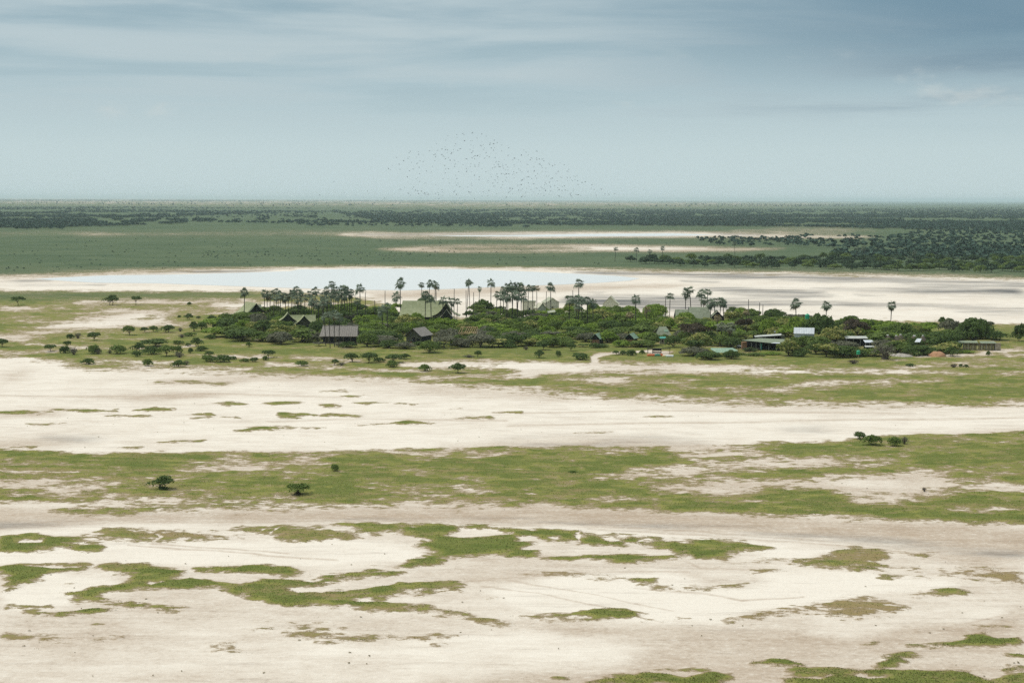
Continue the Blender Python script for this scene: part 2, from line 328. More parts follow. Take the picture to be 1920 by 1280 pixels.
# --- brown loam belt, old wheel ruts
FG = '-200,938 0,940 100,944 380,944 700,948 960,950 1200,956 1500,968 1760,978 1920,985 2200,990 2200,1500 -200,1500'
A('g', .0, 5, FG); A('t', .34, 6, FG)
A('t', .85, 9, '-200,952 0,954 300,962 700,950 960,952 1200,958 1500,970 1760,982 1920,988 2200,992 2200,1040 1920,1036 1700,1016 1480,1000 1280,990 1100,984 960,981 700,978 300,976 100,984 0,992 -200,996')
A('m', .35, 7, '-200,980 0,977 300,968 700,968 960,968 1150,978 1400,988 1600,1002 1760,1018 1920,1034 1920,1044 1760,1032 1560,1010 1300,992 1100,986 960,976 600,974 250,976 0,986')
A('g', .55, 6, '100,957 250,944 420,946 460,950 300,956 180,964', '380,958 470,944 560,944 660,950 560,956 420,960', '520,944 700,946 900,950 860,957 660,953')
A('t', .1, 7, '0,992 200,982 520,982 740,982 960,984 1200,990 1400,1000 1560,1014 1400,1030 1200,1016 960,1000 0,1000')
# --- white flats in front with mats of grass
A('t', -.15, 8, '0,1010 400,1012 680,1012 780,1030 820,1044 700,1056 560,1060 200,1052 0,1050', '100,1075 200,1080 260,1100 150,1140 0,1140 0,1108', '960,1085 1240,1070 1500,1070 1640,1080 1800,1090 1800,1104 1640,1118 1420,1140 1360,1164 1180,1158 960,1140 900,1110', '1440,1020 1560,1030 1480,1046 1400,1042')
A('t', .18, 22, '960,1180 1220,1196 1240,1230 1180,1252 960,1258 700,1262 500,1240 560,1200 800,1215')
A('t', .55, 14, '850,1046 1000,1040 1080,1056 1000,1084 900,1096 850,1086 840,1060', '200,1112 420,1110 600,1140 860,1160 960,1170 700,1200 400,1160 160,1160 100,1140', '0,1150 200,1160 300,1200 100,1220 0,1215', '1300,1070 1420,1080 1440,1094 1300,1104')
A('t', .75, 14, '960,1166 1200,1168 1380,1172 1560,1180 1740,1168 1920,1140 1920,1230 1700,1222 1500,1222 1240,1204 1000,1180', '1240,1210 1500,1224 1700,1240 1920,1240 1920,1300 700,1300 820,1270 960,1262 1180,1256', '1700,1010 1920,1036 1920,1110 1840,1060 1720,1036')
A('t', .15, 8, '1540,1146 1700,1140 1880,1128 1890,1150 1860,1168 1720,1172 1600,1192 1540,1188')
FM = ['0,1005 60,997 105,1004 150,1007 150,1017 100,1030 40,1034 0,1033', '145,1025 170,1021 195,1022 190,1027 160,1029', '620,983 740,985 748,997 705,1002 670,995 650,988',
 '740,990 810,985 890,983 960,991 1020,993 1075,995 1060,1005 1000,1010 985,1020 960,1030 940,1038 890,1042 842,1045 800,1058 775,1048 800,1038 838,1033 785,1024 812,1015 790,1006 750,1000', '712,1060 780,1053 820,1054 790,1058 740,1064',
 '998,1002 1075,997 1078,1010 1010,1010', '1080,998 1140,998 1220,1003 1180,1008 1170,1019 1080,1018', '1185,1015 1220,1009 1310,1008 1390,1010 1436,1021 1410,1025 1375,1026 1360,1040 1310,1042 1280,1035 1255,1023', '1035,1047 1110,1040 1170,1036 1255,1036 1272,1040 1210,1049 1135,1051', '960,1030 1015,1031 1010,1040 970,1040',
 '1172,1083 1230,1081 1218,1092 1270,1102 1235,1103 1195,1095', '1010,1150 1072,1148 1090,1139 1160,1139 1205,1147 1180,1155 1125,1157 1060,1154', '1670,1082 1700,1082 1690,1086',
 '1605,1208 1650,1206 1645,1213', '1700,1210 1760,1204 1800,1199 1810,1190 1850,1186 1872,1196 1920,1197 1920,1209 1860,1210 1805,1210 1740,1215', '1660,1226 1700,1224 1728,1233 1700,1245 1680,1252 1663,1246 1674,1236', '1875,1249 1920,1252 1920,1258 1880,1254', '1400,1246 1440,1240 1475,1240 1500,1248 1440,1249', '1245,1252 1315,1249 1300,1255', '1155,1264 1220,1258 1280,1265 1320,1259 1370,1263 1372,1275 1310,1284 1110,1280', '1485,1257 1560,1251 1660,1258 1740,1261 1810,1260 1840,1272 1920,1260 1920,1300 1480,1300', '1045,1267 1072,1268 1066,1272', '1880,1225 1920,1230 1920,1236', '1770,1109 1814,1107 1806,1114 1775,1115', '1885,1083 1920,1087 1918,1094',
 '0,1062 45,1055 100,1052 168,1055 150,1067 90,1070 80,1085 30,1092 0,1106', '192,1061 220,1054 280,1056 360,1070 350,1076 280,1077 220,1071', '388,1064 475,1060 555,1063 556,1077 530,1081 465,1075 400,1072',
 '135,1108 220,1092 300,1086 380,1085 465,1100 500,1088 575,1096 600,1079 690,1068 755,1070 740,1080 650,1086 610,1093 555,1106 600,1115 665,1105 720,1092 845,1091 846,1110 750,1120 685,1131 740,1136 700,1143 640,1141 570,1136 530,1126 450,1119 440,1106 350,1104 270,1103 215,1111 200,1122 160,1129 135,1126 155,1116', '685,1134 790,1137 870,1152 902,1164 880,1166 800,1150 730,1142', '20,1133 90,1132 95,1136 40,1137', '40,1146 230,1140 200,1148 140,1151 60,1150', '265,1082 300,1076 345,1079 330,1087 280,1088', '120,1090 150,1089 165,1093 130,1096', '0,1128 15,1130 0,1136']
A('g', 1.0, 3.6, *FM)
A('g', .85, 4, '158,1005 210,991 280,990 360,991 430,997 447,1004 430,1009 370,1010 300,1011 220,1012 165,1009', '430,988 505,984 585,986 640,997 675,1009 640,1013 575,1013 525,1009 520,1000 450,995', '1455,1050 1550,1040 1565,1030 1590,1026 1655,1035 1630,1055 1660,1067 1610,1072 1525,1065', '205,1128 250,1130 295,1138 280,1141 220,1135', '300,1138 370,1140 320,1146', '450,1108 560,1112 640,1122 620,1134 540,1126', '740,1105 840,1102 830,1110 740,1118', '165,1012 195,1013 190,1016')
A('g', .5, 5, '1340,1042 1440,1048 1430,1054 1360,1048', '1685,1033 1780,1035 1735,1044', '1395,1064 1450,1066 1410,1071', '1655,1071 1710,1065 1850,1065 1920,1076 1920,1095 1840,1092 1850,1084 1760,1083', '1380,1150 1460,1139 1535,1132 1635,1120 1685,1119 1810,1108 1820,1115 1710,1122 1685,1135 1710,1157 1585,1160 1510,1150 1410,1159 1370,1168', '970,1076 1085,1071 1140,1075 1060,1079', '1115,1084 1145,1084 1130,1087', '160,1164 190,1165 175,1168', '620,1135 760,1146 700,1150 600,1142', '800,1150 900,1164 920,1172 860,1168')
A('g', .46, 6, '160,1201 235,1181 262,1165 312,1170 300,1180 250,1189 200,1206', '0,1190 120,1196 100,1206 0,1206', '395,1178 460,1175 500,1170 580,1169 640,1175 687,1190 640,1200 565,1198 500,1188 425,1183', '365,1211 450,1204 490,1215 430,1226 370,1218', '700,1193 810,1190 872,1200 820,1207', '560,1186 620,1184 640,1192 590,1196', '940,1150 1010,1154 1080,1160 1000,1164', '820,1118 900,1122 860,1126', '1200,1150 1290,1158 1260,1164 1190,1160', '1770,1170 1900,1172 1890,1176 1780,1175', '1200,1092 1330,1098 1410,1092 1400,1097 1300,1103')
A('d', .35, 5, '158,1005 210,991 280,990 360,991 430,997 447,1004 430,1009 370,1010 300,1011 220,1012 165,1009', '430,988 505,984 585,986 640,997 675,1009 640,1013 575,1013 525,1009 520,1000 450,995', '1455,1050 1550,1040 1565,1030 1590,1026 1655,1035 1630,1055 1660,1067 1610,1072 1525,1065', '205,1128 250,1130 295,1138 280,1141 220,1135', '300,1138 370,1140 320,1146', '450,1108 560,1112 640,1122 620,1134 540,1126', '740,1105 840,1102 830,1110 740,1118', '165,1012 195,1013 190,1016')
A('d', .7, 5, '1340,1042 1440,1048 1430,1054 1360,1048', '1685,1033 1780,1035 1735,1044', '1395,1064 1450,1066 1410,1071', '1655,1071 1710,1065 1850,1065 1920,1076 1920,1095 1840,1092 1850,1084 1760,1083', '1380,1150 1460,1139 1535,1132 1635,1120 1685,1119 1810,1108 1820,1115 1710,1122 1685,1135 1710,1157 1585,1160 1510,1150 1410,1159 1370,1168', '970,1076 1085,1071 1140,1075 1060,1079', '1115,1084 1145,1084 1130,1087', '160,1164 190,1165 175,1168', '620,1135 760,1146 700,1150 600,1142', '800,1150 900,1164 920,1172 860,1168')
A('d', .7, 5, '160,1201 235,1181 262,1165 312,1170 300,1180 250,1189 200,1206', '0,1190 120,1196 100,1206 0,1206', '395,1178 460,1175 500,1170 580,1169 640,1175 687,1190 640,1200 565,1198 500,1188 425,1183', '365,1211 450,1204 490,1215 430,1226 370,1218', '700,1193 810,1190 872,1200 820,1207', '560,1186 620,1184 640,1192 590,1196', '940,1150 1010,1154 1080,1160 1000,1164', '820,1118 900,1122 860,1126', '1200,1150 1290,1158 1260,1164 1190,1160', '1770,1170 1900,1172 1890,1176 1780,1175', '1200,1092 1330,1098 1410,1092 1400,1097 1300,1103')
HOL = ['30,1010 95,1008 95,1014 40,1016', '365,995 440,998 430,1000 380,998', '836,1003 855,992 900,993 936,999 900,1004 850,1005', '950,1003 1000,1002 985,1012 955,1013', '1120,1005 1160,1006 1150,1011 1120,1010', '50,1059 110,1058 150,1060 100,1063', '430,1078 500,1082 480,1090 440,1088', '550,1108 590,1106 600,1112 560,1114', '660,1092 720,1086 700,1100 640,1108', '290,1090 320,1092 300,1096', '1000,1003 1040,1003 1030,1007', '1480,1272 1560,1268 1540,1274', '1590,1266 1680,1270 1640,1274']
A('g', -.2, 2.4, *HOL)
# faint wheel tracks and animal paths on the bare flats
def track(pts, wd=2.2):
    P_ = poly(pts); n_ = np.concatenate([P_ + [0, -wd * .5], (P_ + [0, wd * .5])[::-1]]); LAY.append(('t', .7, 1.4, n_))
for s_ in ('940,1086 1060,1104 1150,1124 1260,1140', '1180,1098 1330,1110 1400,1122 1520,1116', '250,1018 420,1030 520,1042 640,1050', '300,1016 430,1026 540,1036', '840,1092 960,1080 1100,1072 1300,1068', '880,1100 1000,1110 1080,1132 1200,1146', '1290,1048 1320,1060 1450,1064', '1560,1216 1700,1204 1780,1180 1900,1150', '1100,983 1300,994 1500,1008 1720,1030 1920,1056', '1100,988 1300,999 1500,1014 1720,1038 1920,1066', '0,982 300,972 700,974 1000,980', '0,986 300,976 700,978 1000,984', '0,740 200,744 420,738 640,742', '500,790 700,784 960,790', '960,800 1200,796 1500,790 1920,782', '1000,775 1300,770 1700,776'): track(s_)
# game trails through the mats
A('g', .1, 1.0, '478,996 484,986 488,984 482,996', '506,998 510,985 514,984 510,997', '300,1012 312,1004 300,1000 306,999 318,1004 306,1013', '1076,1012 1078,1000 1072,996 1080,994 1084,1001 1081,1012', '1160,1018 1190,1006 1200,1006 1168,1018')

def fields(X, Y, warp=True):
    """ground cover at points of the plain: grass, tan, mud"""
    D = np.maximum(Y, 1.0)
    dx = np.zeros_like(X); dy = np.zeros_like(X)
    if warp:
        for k, Ls in enumerate((240.0, 90.0, 34.0, 13.0, 5.0, 2.0)):
            a = 0.065 * Ls * np.clip(D / (Ls * 14.0) - 0.25, 0, 1) * np.clip(Ls * 900 / D, 0, 1)
            dx += a * 2.2 * (vnoise(X / Ls, Y / Ls, 11 + k) - .5) * 2
            dy += a * 1.5 * (vnoise(X / Ls * 0.6 + 31.7, Y / Ls + 7.3, 41 + k) - .5) * 2
    u, v = to_px(X + dx, Y + dy)
    g = np.full(X.shape, .82); t = np.full(X.shape, .35); m = np.zeros_like(X); l = np.zeros_like(X); d = np.zeros_like(X)
    ch = {'g': g, 't': t, 'm': m, 'l': l, 'd': d}
    far = v < 500
    g[far] = 1.0
    order = np.argsort(v); vsort = v[order]
    for c, val, soft, P in LAY:
        soft = soft * (2.3 if c == 'g' else 1.3) * (1.0 if soft > 1.3 else .5)
        pad = soft
        y0, y1 = P[:, 1].min() - pad, P[:, 1].max() + pad
        i0, i1 = np.searchsorted(vsort, (y0, y1))
        idx = order[i0:i1]
        idx = idx[(u[idx] > P[:, 0].min() - 3 * pad) & (u[idx] < P[:, 0].max() + 3 * pad)]
        if not len(idx): continue
        uu = u[idx]; vv = v[idx]
        ins = inside(P, uu, vv)
        d2 = np.full(len(idx), 1e9)
        n = len(P)
        for i in range(n):
            ax, ay = P[i]; bx, by = P[(i + 1) % n]
            ax, bx = ax / 3.0, bx / 3.0
            ex, ey = bx - ax, by - ay; l2 = ex * ex + ey * ey + 1e-9
            px_ = uu / 3.0 - ax; py_ = vv - ay
            q = np.clip((px_ * ex + py_ * ey) / l2, 0, 1)
            px_ -= q * ex; py_ -= q * ey
            d2 = np.minimum(d2, px_ * px_ + py_ * py_)
        sd_ = np.sqrt(d2) * np.where(ins, 1, -1)
        k = np.clip(sd_ / soft * .5 + .5, 0, 1); k = k * k * (3 - 2 * k)
        arr = ch[c]; arr[idx] = arr[idx] * (1 - k) + val * k
    # broken edges: clumps and gaps at several sizes
    n = np.zeros_like(X); wsum = np.zeros_like(X)
    for k, (Ls, wt) in enumerate(((60.0, .8), (24.0, 1.0), (10.0, 1.0), (4.5, 1.0), (2.0, .9), (.9, .7))):
        wk = wt * np.clip(D / (Ls * 55.0), .0, 1) * np.clip(Ls * 420 / D, .12, 1)
        n += wk * (vnoise(X / Ls * .75 + 3.1, Y / Ls + 8.7, 61 + k) - .5); wsum += wk
    n = n / wsum * 1.7 * (1 - .75 * l)
    band = np.clip(g * (1.2 - g) * 4.2, .0, 1.0)
    g += n * band
    return g, t, m, u, v, l, d

# grid of the plain: finer towards the camera
vr = np.concatenate([np.array([374.6, 375.2]), np.arange(375.9, 560, 0.95), np.arange(560, 1420, 1.75)])[::-1]
rows = np.array([gp(960, y)[1] for y in vr])
tt = np.concatenate([-np.geomspace(1.4, .36, 22), np.linspace(-.345, .345, 830), np.geomspace(.36, 1.4, 22)])
GY, GT = np.meshgrid(rows, tt, indexing='ij')
GX = GY * GT
g_, t_, m_, _, _, l_, d_ = fields(GX.ravel(), GY.ravel())
gx, gy = GX.ravel(), GY.ravel()
near = np.clip((900 - gy) / 300, 0, 1)
gz = near * (.22 * np.clip(g_ * 1.3 - .2, 0, 1) + .12 * (vnoise(gx / 9, gy / 9, 3) - .5) * np.clip(g_ * 3, .3, 1))
nr, nc = GX.shape
ii = (np.arange(nr - 1)[:, None] * nc + np.arange(nc - 1)[None, :]).ravel()
quads = np.stack([ii, ii + 1, ii + nc + 1, ii + nc], 1)
gm = mesh_np('ground', np.stack([gx, gy, gz], 1), quads, smooth=True)
for nm, arr in (('grass', g_), ('tan', t_), ('mud', m_), ('lush_haze', l_), ('dry', d_)):
    at = gm.attributes.new(nm, 'FLOAT', 'POINT'); at.data.foreach_set('value', arr.astype(np.float32))

def ground_material():
    m, t, b = principled('plain_ground', 0.95, 0.1)
    tcn = N('ShaderNodeTexCoord', t); P = tcn.outputs['Object']
    def attr(n):
        a = N('ShaderNodeAttribute', t); a.attribute_name = n; return a.outputs['Fac']
    def noise(sc, det=4, rough=.6, st=(1, 1, 1)):
        mp = N('ShaderNodeMapping', t); L(P, mp.inputs[0], t); mp.inputs['Scale'].default_value = st
        n = N('ShaderNodeTexNoise', t); L(mp.outputs[0], n.inputs['Vector'], t)
        n.inputs['Scale'].default_value = sc; n.inputs['Detail'].default_value = det; n.inputs['Roughness'].default_value = rough
        return n.outputs['Fac']
    fine = noise(2.6, 4, .7); frac = noise(.75, 8, .78, (.7, 1, 1)); mid = noise(.32, 5, .65, (.55, 1, 1)); big = noise(.03, 5, .6, (.5, 1, 1)); rut = noise(.5, 4, .7, (.12, 1, 1)); grain = noise(9, 3, .7)
    def sub(a, k): return MATH('MULTIPLY', MATH('SUBTRACT', a, .5, t), k, t)
    # bare soil
    tan = MATH('ADD', attr('tan'), MATH('ADD', sub(mid, .8), sub(big, .9), t), t, True)
    tan = MATH('ADD', tan, MATH('ADD', sub(rut, .55), sub(noise(.11, 5, .6, (.7, 1, 1)), .7), t), t, True)
    c = MIX(tan, (.74, .68, .59), (.42, .332, .247), t)
    c = MIX(RANGE(rut, .55, .72, 0, .3, t), c, (.33, .285, .24), t)
    c = MIX(RANGE(grain, .6, .75, 0, .4, t), c, (.24, .19, .13), t)
    spk = noise(1.3, 7, .8, (.8, 1, 1))
    c = MIX(MATH('MULTIPLY', RANGE(spk, .5, .66, 0, .55, t), RANGE(tan, .1, .7, .25, 1, t), t), c, (.29, .225, .16), t)
    c = MIX(RANGE(spk, .47, .36, 0, .45, t), c, (.77, .73, .65), t)
    mud = MATH('ADD', attr('mud'), MATH('MULTIPLY', sub(MATH('ADD', MATH('MULTIPLY', noise(.12, 5, .7, (.25, 1, 1)), .4, t), MATH('MULTIPLY', noise(.022, 6, .65, (.3, 1, 1)), .6, t), t), 4.2), RANGE(attr('mud'), 0, .25, 0, 1, t), t), t, True)
    c = MIX(mud, c, (.095, .098, .1), t)
    # grass and dry stubble
    raw = attr('grass')
    g = MATH('ADD', raw, MATH('MULTIPLY', MATH('ADD', sub(frac, 2.3), MATH('ADD', sub(mid, .6), sub(noise(.22, 6, .7, (.6, 1, 1)), .6), t), t), RANGE(raw, .02, .3, .3, 1, t), t), t)
    dry = RANGE(g, .22, .46, 0, .8, t)
    c = MIX(dry, c, MIX(fine, (.24, .17, .085), (.33, .25, .15), t), t)
    green = RANGE(g, .38, .64, 0, 1, t)
    gc = MIX(RANGE(MATH('ADD', mid, sub(fine, .6), t), .3, .7, 0, 1, t), (.122, .148, .028), (.232, .228, .062), t)
    gc = MIX(RANGE(g, .85, .5, 0, .75, t), gc, MIX(fine, (.2, .16, .068), (.31, .25, .135), t), t)
    gc = MIX(RANGE(raw, .82, .95, 0, .5, t), gc, (.082, .118, .026), t)
    gc = MIX(MATH('MULTIPLY', attr('lush_haze'), .85, t), gc, MIX(RANGE(MATH('ADD', MATH('MULTIPLY', big, .6, t), MATH('MULTIPLY', noise(.006, 4, .6), .4, t), t), .35, .65, 0, 1, t), (.044, .082, .046), (.085, .122, .068), t), t)  # far grass tone: greener, with haze blue mixed into the colour
    dr = MATH('ADD', attr('dry'), MATH('ADD', sub(noise(.16, 4, .6, (.4, 1, 1)), 2.6), sub(noise(1.6, 6, .8), 2.2), t), t)
    gc = MIX(MATH('MULTIPLY', RANGE(dr, .05, .75, 0, .9, t), MATH('SUBTRACT', 1, MATH('MULTIPLY', attr('lush_haze'), .8, t), t), t), gc, MIX(fine, (.2, .15, .065), (.34, .255, .135), t), t)
    c = MIX(green, c, gc, t)
    L(c, b.inputs['Base Color'], t)
    bp = N('ShaderNodeBump', t); bp.inputs['Strength'].default_value = .5; bp.inputs['Distance'].default_value = .25
    L(MATH('ADD', fine, MATH('MULTIPLY', green, .6, t), t), bp.inputs['Height'], t); L(bp.outputs[0], b.inputs['Normal'], t)
    return m
M['ground'] = ground_material()
tag(link_mesh('ground', gm, M['ground']), 'flat salt plain of white sand, brown loam and patchy green grass', kind='structure')
# the rest of the plain, beyond and behind
R_ = 180000.0
po = MB().add([(-R_, -R_, -.5), (R_, -R_, -.5), (R_, R_, -.5), (-R_, R_, -.5)], [(0, 1, 2, 3)]).build('plain', mat_noise('plain_far', (.1, .115, .05), (.3, .26, .18), .01, stretch=(.4, 1, 1)))
tag(po, 'wide grassy plain running out to the horizon', kind='structure')

# ------------------------------------------------------------------ shallow milky water on the pans
def shore(s, amp=2.0, n=14, seed=0):
    P = poly(s); out_ = []
    for i in range(len(P)):
        a, b_ = P[i], P[(i + 1) % len(P)]
        for k in range(n):
            q = a + (b_ - a) * k / n
            w_ = gp(q[0], q[1])
            dd = np.array([w_[0] * .02, w_[1] * .02])
            q = q + np.array([amp * 6, amp * .5]) * (np.array([float(vnoise(dd[:1] * 1.0, dd[1:] * 1.0, seed)[0]), float(vnoise(dd[:1] + 9, dd[1:] + 4, seed)[0])]) - .5)
            out_.append(gp(q[0], q[1], .05))
    return out_
def water_mat():
    m, t, b = principled('milky_water', .3, .1)
    b.inputs['Base Color'].default_value = (.66, .68, .665, 1); b.inputs['Specular IOR Level'].default_value = .1
    tcn = N('ShaderNodeTexCoord', t); n = N('ShaderNodeTexNoise', t); L(tcn.outputs['Object'], n.inputs['Vector'], t); n.inputs['Scale'].default_value = .25; n.inputs['Detail'].default_value = 5
    bn = N('ShaderNodeBump', t); bn.inputs['Strength'].default_value = .1; bn.inputs['Distance'].default_value = .05; L(n.outputs['Fac'], bn.inputs['Height'], t); L(bn.outputs[0], b.inputs['Normal'], t)
    return m
M['water'] = water_mat()
for nm, lab, s in (('lake', 'pale shallow water on the pan behind the palms', '60,523 110,520 200,516 300,515 420,512 540,508 560,505 700,504 860,504 960,508 1060,512 1150,517 1200,522 1180,526 1120,530 1040,534 960,537 900,540 760,544 680,543 560,540 440,536 300,531 180,530 110,526'),
                   ('pool', 'thin strip of pale water far out on the green plain', '800,441.5 960,441 1100,438.5 1260,437.5 1340,440 1300,442 1180,443 1000,443.5 860,443')):
    vv = shore(s, 2.0 if nm == 'lake' else .6)
    tag(MB().add(vv, [tuple(range(len(vv)))]).build('water', M['water']), lab, kind='structure')
# ------------------------------------------------------------------ plants: prototypes
def crown_mesh(name, seed, blobs, per, leaf, inner=.45):
    """foliage of many leaf sprays set on and inside lumpy clumps; tint differs by clump and spray, lighter towards the top of each clump"""
    r = np.random.default_rng(seed); V = []; T = []
    for (cx_, cy_, cz_, rx, ry, rz) in blobs:
        n = max(8, int(per * (rx * ry * rz) ** (1 / 3.)))
        d = r.normal(size=(n, 3)); d /= np.linalg.norm(d, axis=1)[:, None]
        d[:, 2] = np.where(d[:, 2] < -.35, -d[:, 2], d[:, 2])
        rad = inner + (1.08 - inner) * r.random(n) ** .45
        c = np.array([cx_, cy_, cz_]) + d * rad[:, None] * np.array([rx, ry, rz])
        nm = d + r.normal(size=(n, 3)) * .55; nm[:, 2] += .25; nm /= np.linalg.norm(nm, axis=1)[:, None]
        a = np.cross(nm, r.normal(size=(n, 3))); a /= np.linalg.norm(a, axis=1)[:, None]; b = np.cross(nm, a)
        s1 = leaf * (.55 + .9 * r.random(n))[:, None]; s2 = s1 * (.45 + .4 * r.random(n))[:, None]
        j = lambda: (1 + .35 * r.normal(size=(n, 1)))
        V.append(np.stack([c - a * s1 * j(), c - b * s2 * j(), c + a * s1 * j(), c + b * s2 * j()], 1))
        base = .25 + .5 * r.random()
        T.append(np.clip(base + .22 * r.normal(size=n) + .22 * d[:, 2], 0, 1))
    V = np.concatenate(V).reshape(-1, 3); T = np.concatenate(T)
    V[:, 2] = np.maximum(V[:, 2], .03)
    me = mesh_np(name, V, np.arange(len(V)).reshape(-1, 4))
    at = me.attributes.new('tint', 'FLOAT', 'POINT'); at.data.foreach_set('value', np.repeat(T, 4).astype(np.float32))
    return me
def trunk_mesh(name, seed, blobs, r0, fork=.35, lean=.1, stems=1):
    r = random.Random(seed); mb = MB(); top = max(b[2] for b in blobs)
    for s in range(stems):
        sx, sy = (0, 0) if stems == 1 else (r.uniform(-.5, .5), r.uniform(-.5, .5))
        f = Vector((sx + r.uniform(-lean, lean) * top, sy + r.uniform(-lean, lean) * top, top * fork))
        m_ = Vector((sx, sy, 0)).lerp(f, .5) + Vector((r.uniform(-.08, .08), r.uniform(-.08, .08), 0)) * top * .5
        mb.tube([(sx, sy, -.15), m_, f], [r0 * 1.25, r0, r0 * .8], 6)
        bl = blobs[s::stems] if stems > 1 else blobs
        for b in bl[:9]:
            e = Vector(b[:3]); q = f.lerp(e, .5) + Vector((0, 0, -.06 * top)) + Vector((r.uniform(-.1, .1), r.uniform(-.1, .1), 0)) * top
            mb.tube([f, q, e], [r0 * .55, r0 * .36, r0 * .12], 4, cap=False)
    return mb.mesh(name)
def dome_blobs(seed, n, w, h, base=.3, flat=.55, br=.3):
    """lobes of a crown w wide and h tall, its underside at base*h"""
    r = random.Random(seed); out_ = []
    for i in range(n):
        a = 2.4 * i + r.uniform(-.5, .5); q = math.sqrt((i + .4) / n) * .5 * w * .82
        k = 1 - (q / (w * .5)) ** 2
        zt = h * (base + (1 - base) * (flat + (1 - flat) * k) * r.uniform(.62, 1.0))
        rr = br * h * r.uniform(.55, 1.45)
        out_.append((q * math.cos(a) * r.uniform(.85, 1.15), q * math.sin(a) * r.uniform(.85, 1.15), max(zt - rr * .6, rr * .5), rr * r.uniform(1.2, 1.8), rr * r.uniform(1.2, 1.8), rr * .8))
    return out_
PROTO = {}
def proto(kind, key, w, h, n, per, leaf, base, flat, br, r0, fork=.35, stems=1, inner=.45):
    sd_ = hash_seed = sum(ord(c) for c in kind) * 13 + key * 101
    B = dome_blobs(sd_, n, w, h, base, flat, br)
    PROTO.setdefault(kind, []).append((crown_mesh(kind + '_crown', sd_ + 1, B, per, leaf, inner), trunk_mesh(kind + '_trunk', sd_ + 2, B, r0, fork, stems=stems), w, h))
for k in range(5):   # dense rounded bush of the camp
    proto('bush', k, 8.5, 4.2, 17 + k, 88, .3, .05, .25 + .09 * k, .24, .13, .2, 3)
for k in range(3):   # umbrella-shaped thorn tree
    proto('umbrella', k, 7.0, 4.6, 13, 60, .34, .45, .8, .15, .14, .42)
for k in range(4):   # round-crowned small tree with a clear stem
    proto('small_tree', k, 4.2, 3.6, 13, 80, .25, .2, .5, .22, .12, .36, 1 + k % 2)
for k in range(3):   # low shrub reaching the ground
    proto('low_shrub', k, 3.6, 2.1, 11, 75, .22, .0, .5, .28, .06, .2, 3)
for k in range(3):   # woodland tree far off
    proto('far_tree', k, 7.5, 5.0, 9, 30, .6, .15, .5, .28, .15, .3)

def thorn_mesh(name, seed, w, h, n=46):
    """leafless thorn bush: a fan of forking twigs"""
    r = random.Random(seed); mb = MB()
    for i in range(n):
        a = r.uniform(0, 6.283); q = r.uniform(.1, .5) * w; zt = h * r.uniform(.5, 1) * (1 - .5 * (q / (.5 * w)) ** 2)
        e = Vector((q * math.cos(a), q * math.sin(a), zt)); s = Vector((r.uniform(-.12, .12) * w, r.uniform(-.12, .12) * w, 0))
        mid_ = s.lerp(e, .5) + Vector((r.uniform(-.1, .1), r.uniform(-.1, .1), .12 * h))
        mb.tube([s, mid_, e], [.05, .035, .012], 3, cap=False)
        for j in range(3):
            p = mid_.lerp(e, r.uniform(0, .9)); d = Vector((r.uniform(-1, 1), r.uniform(-1, 1), r.uniform(0, 1))).normalized() * h * .28
            mb.tube([p, p + d], [.028, .01], 3, cap=False)
    return mb.mesh(name)
THORN = [thorn_mesh('thorn_twigs', 5 + k, 3.6, 2.2) for k in range(2)]
THORN_CROWN = [crown_mesh('thorn_crown', 60 + k, dome_blobs(60 + k, 9, 3.4, 2.0, .1, .5, .24), 22, .16, .3) for k in range(2)]

def set_mat(o, m):
    o.data.materials.clear() if not o.data.materials else None
    if not o.data.materials: o.data.materials.append(None)
    o.material_slots[0].link = 'OBJECT'; o.material_slots[0].material = m
def plant(name, kind, leaf, px, py, wpx, hpx, label, cat, group, var=None, rz=None, crown_name='crown', in_m=False):
    """a plant at a surveyed spot; its size is read off in photo pixels at that distance"""
    p = gp(px, py); s = 1.0 if in_m else scale_at(px, py)
    if kind == 'thorn':
        k = (var if var is not None else random.randrange(2)) % 2; w, h = 3.6, 2.2; cm, tm = THORN_CROWN[k], THORN[k]
    else:
        L_ = PROTO[kind]; cm, tm, w, h = L_[(var if var is not None else random.randrange(99)) % len(L_)]
    o = empty(name, (p[0], p[1], .0), random.uniform(0, 6.28) if rz is None else rz)
    o.scale = (wpx / s / w, wpx / s / w, hpx / s / h)
    tag(o, label, cat, group)
    c = bpy.data.objects.new(crown_name, cm); COL.objects.link(c); c.parent = o; set_mat(c, M[leaf])
    tr = bpy.data.objects.new('trunk' if kind != 'thorn' else 'twigs', tm); COL.objects.link(tr); tr.parent = o
    set_mat(tr, M['twig'] if kind == 'thorn' else M['bark'])
    return o

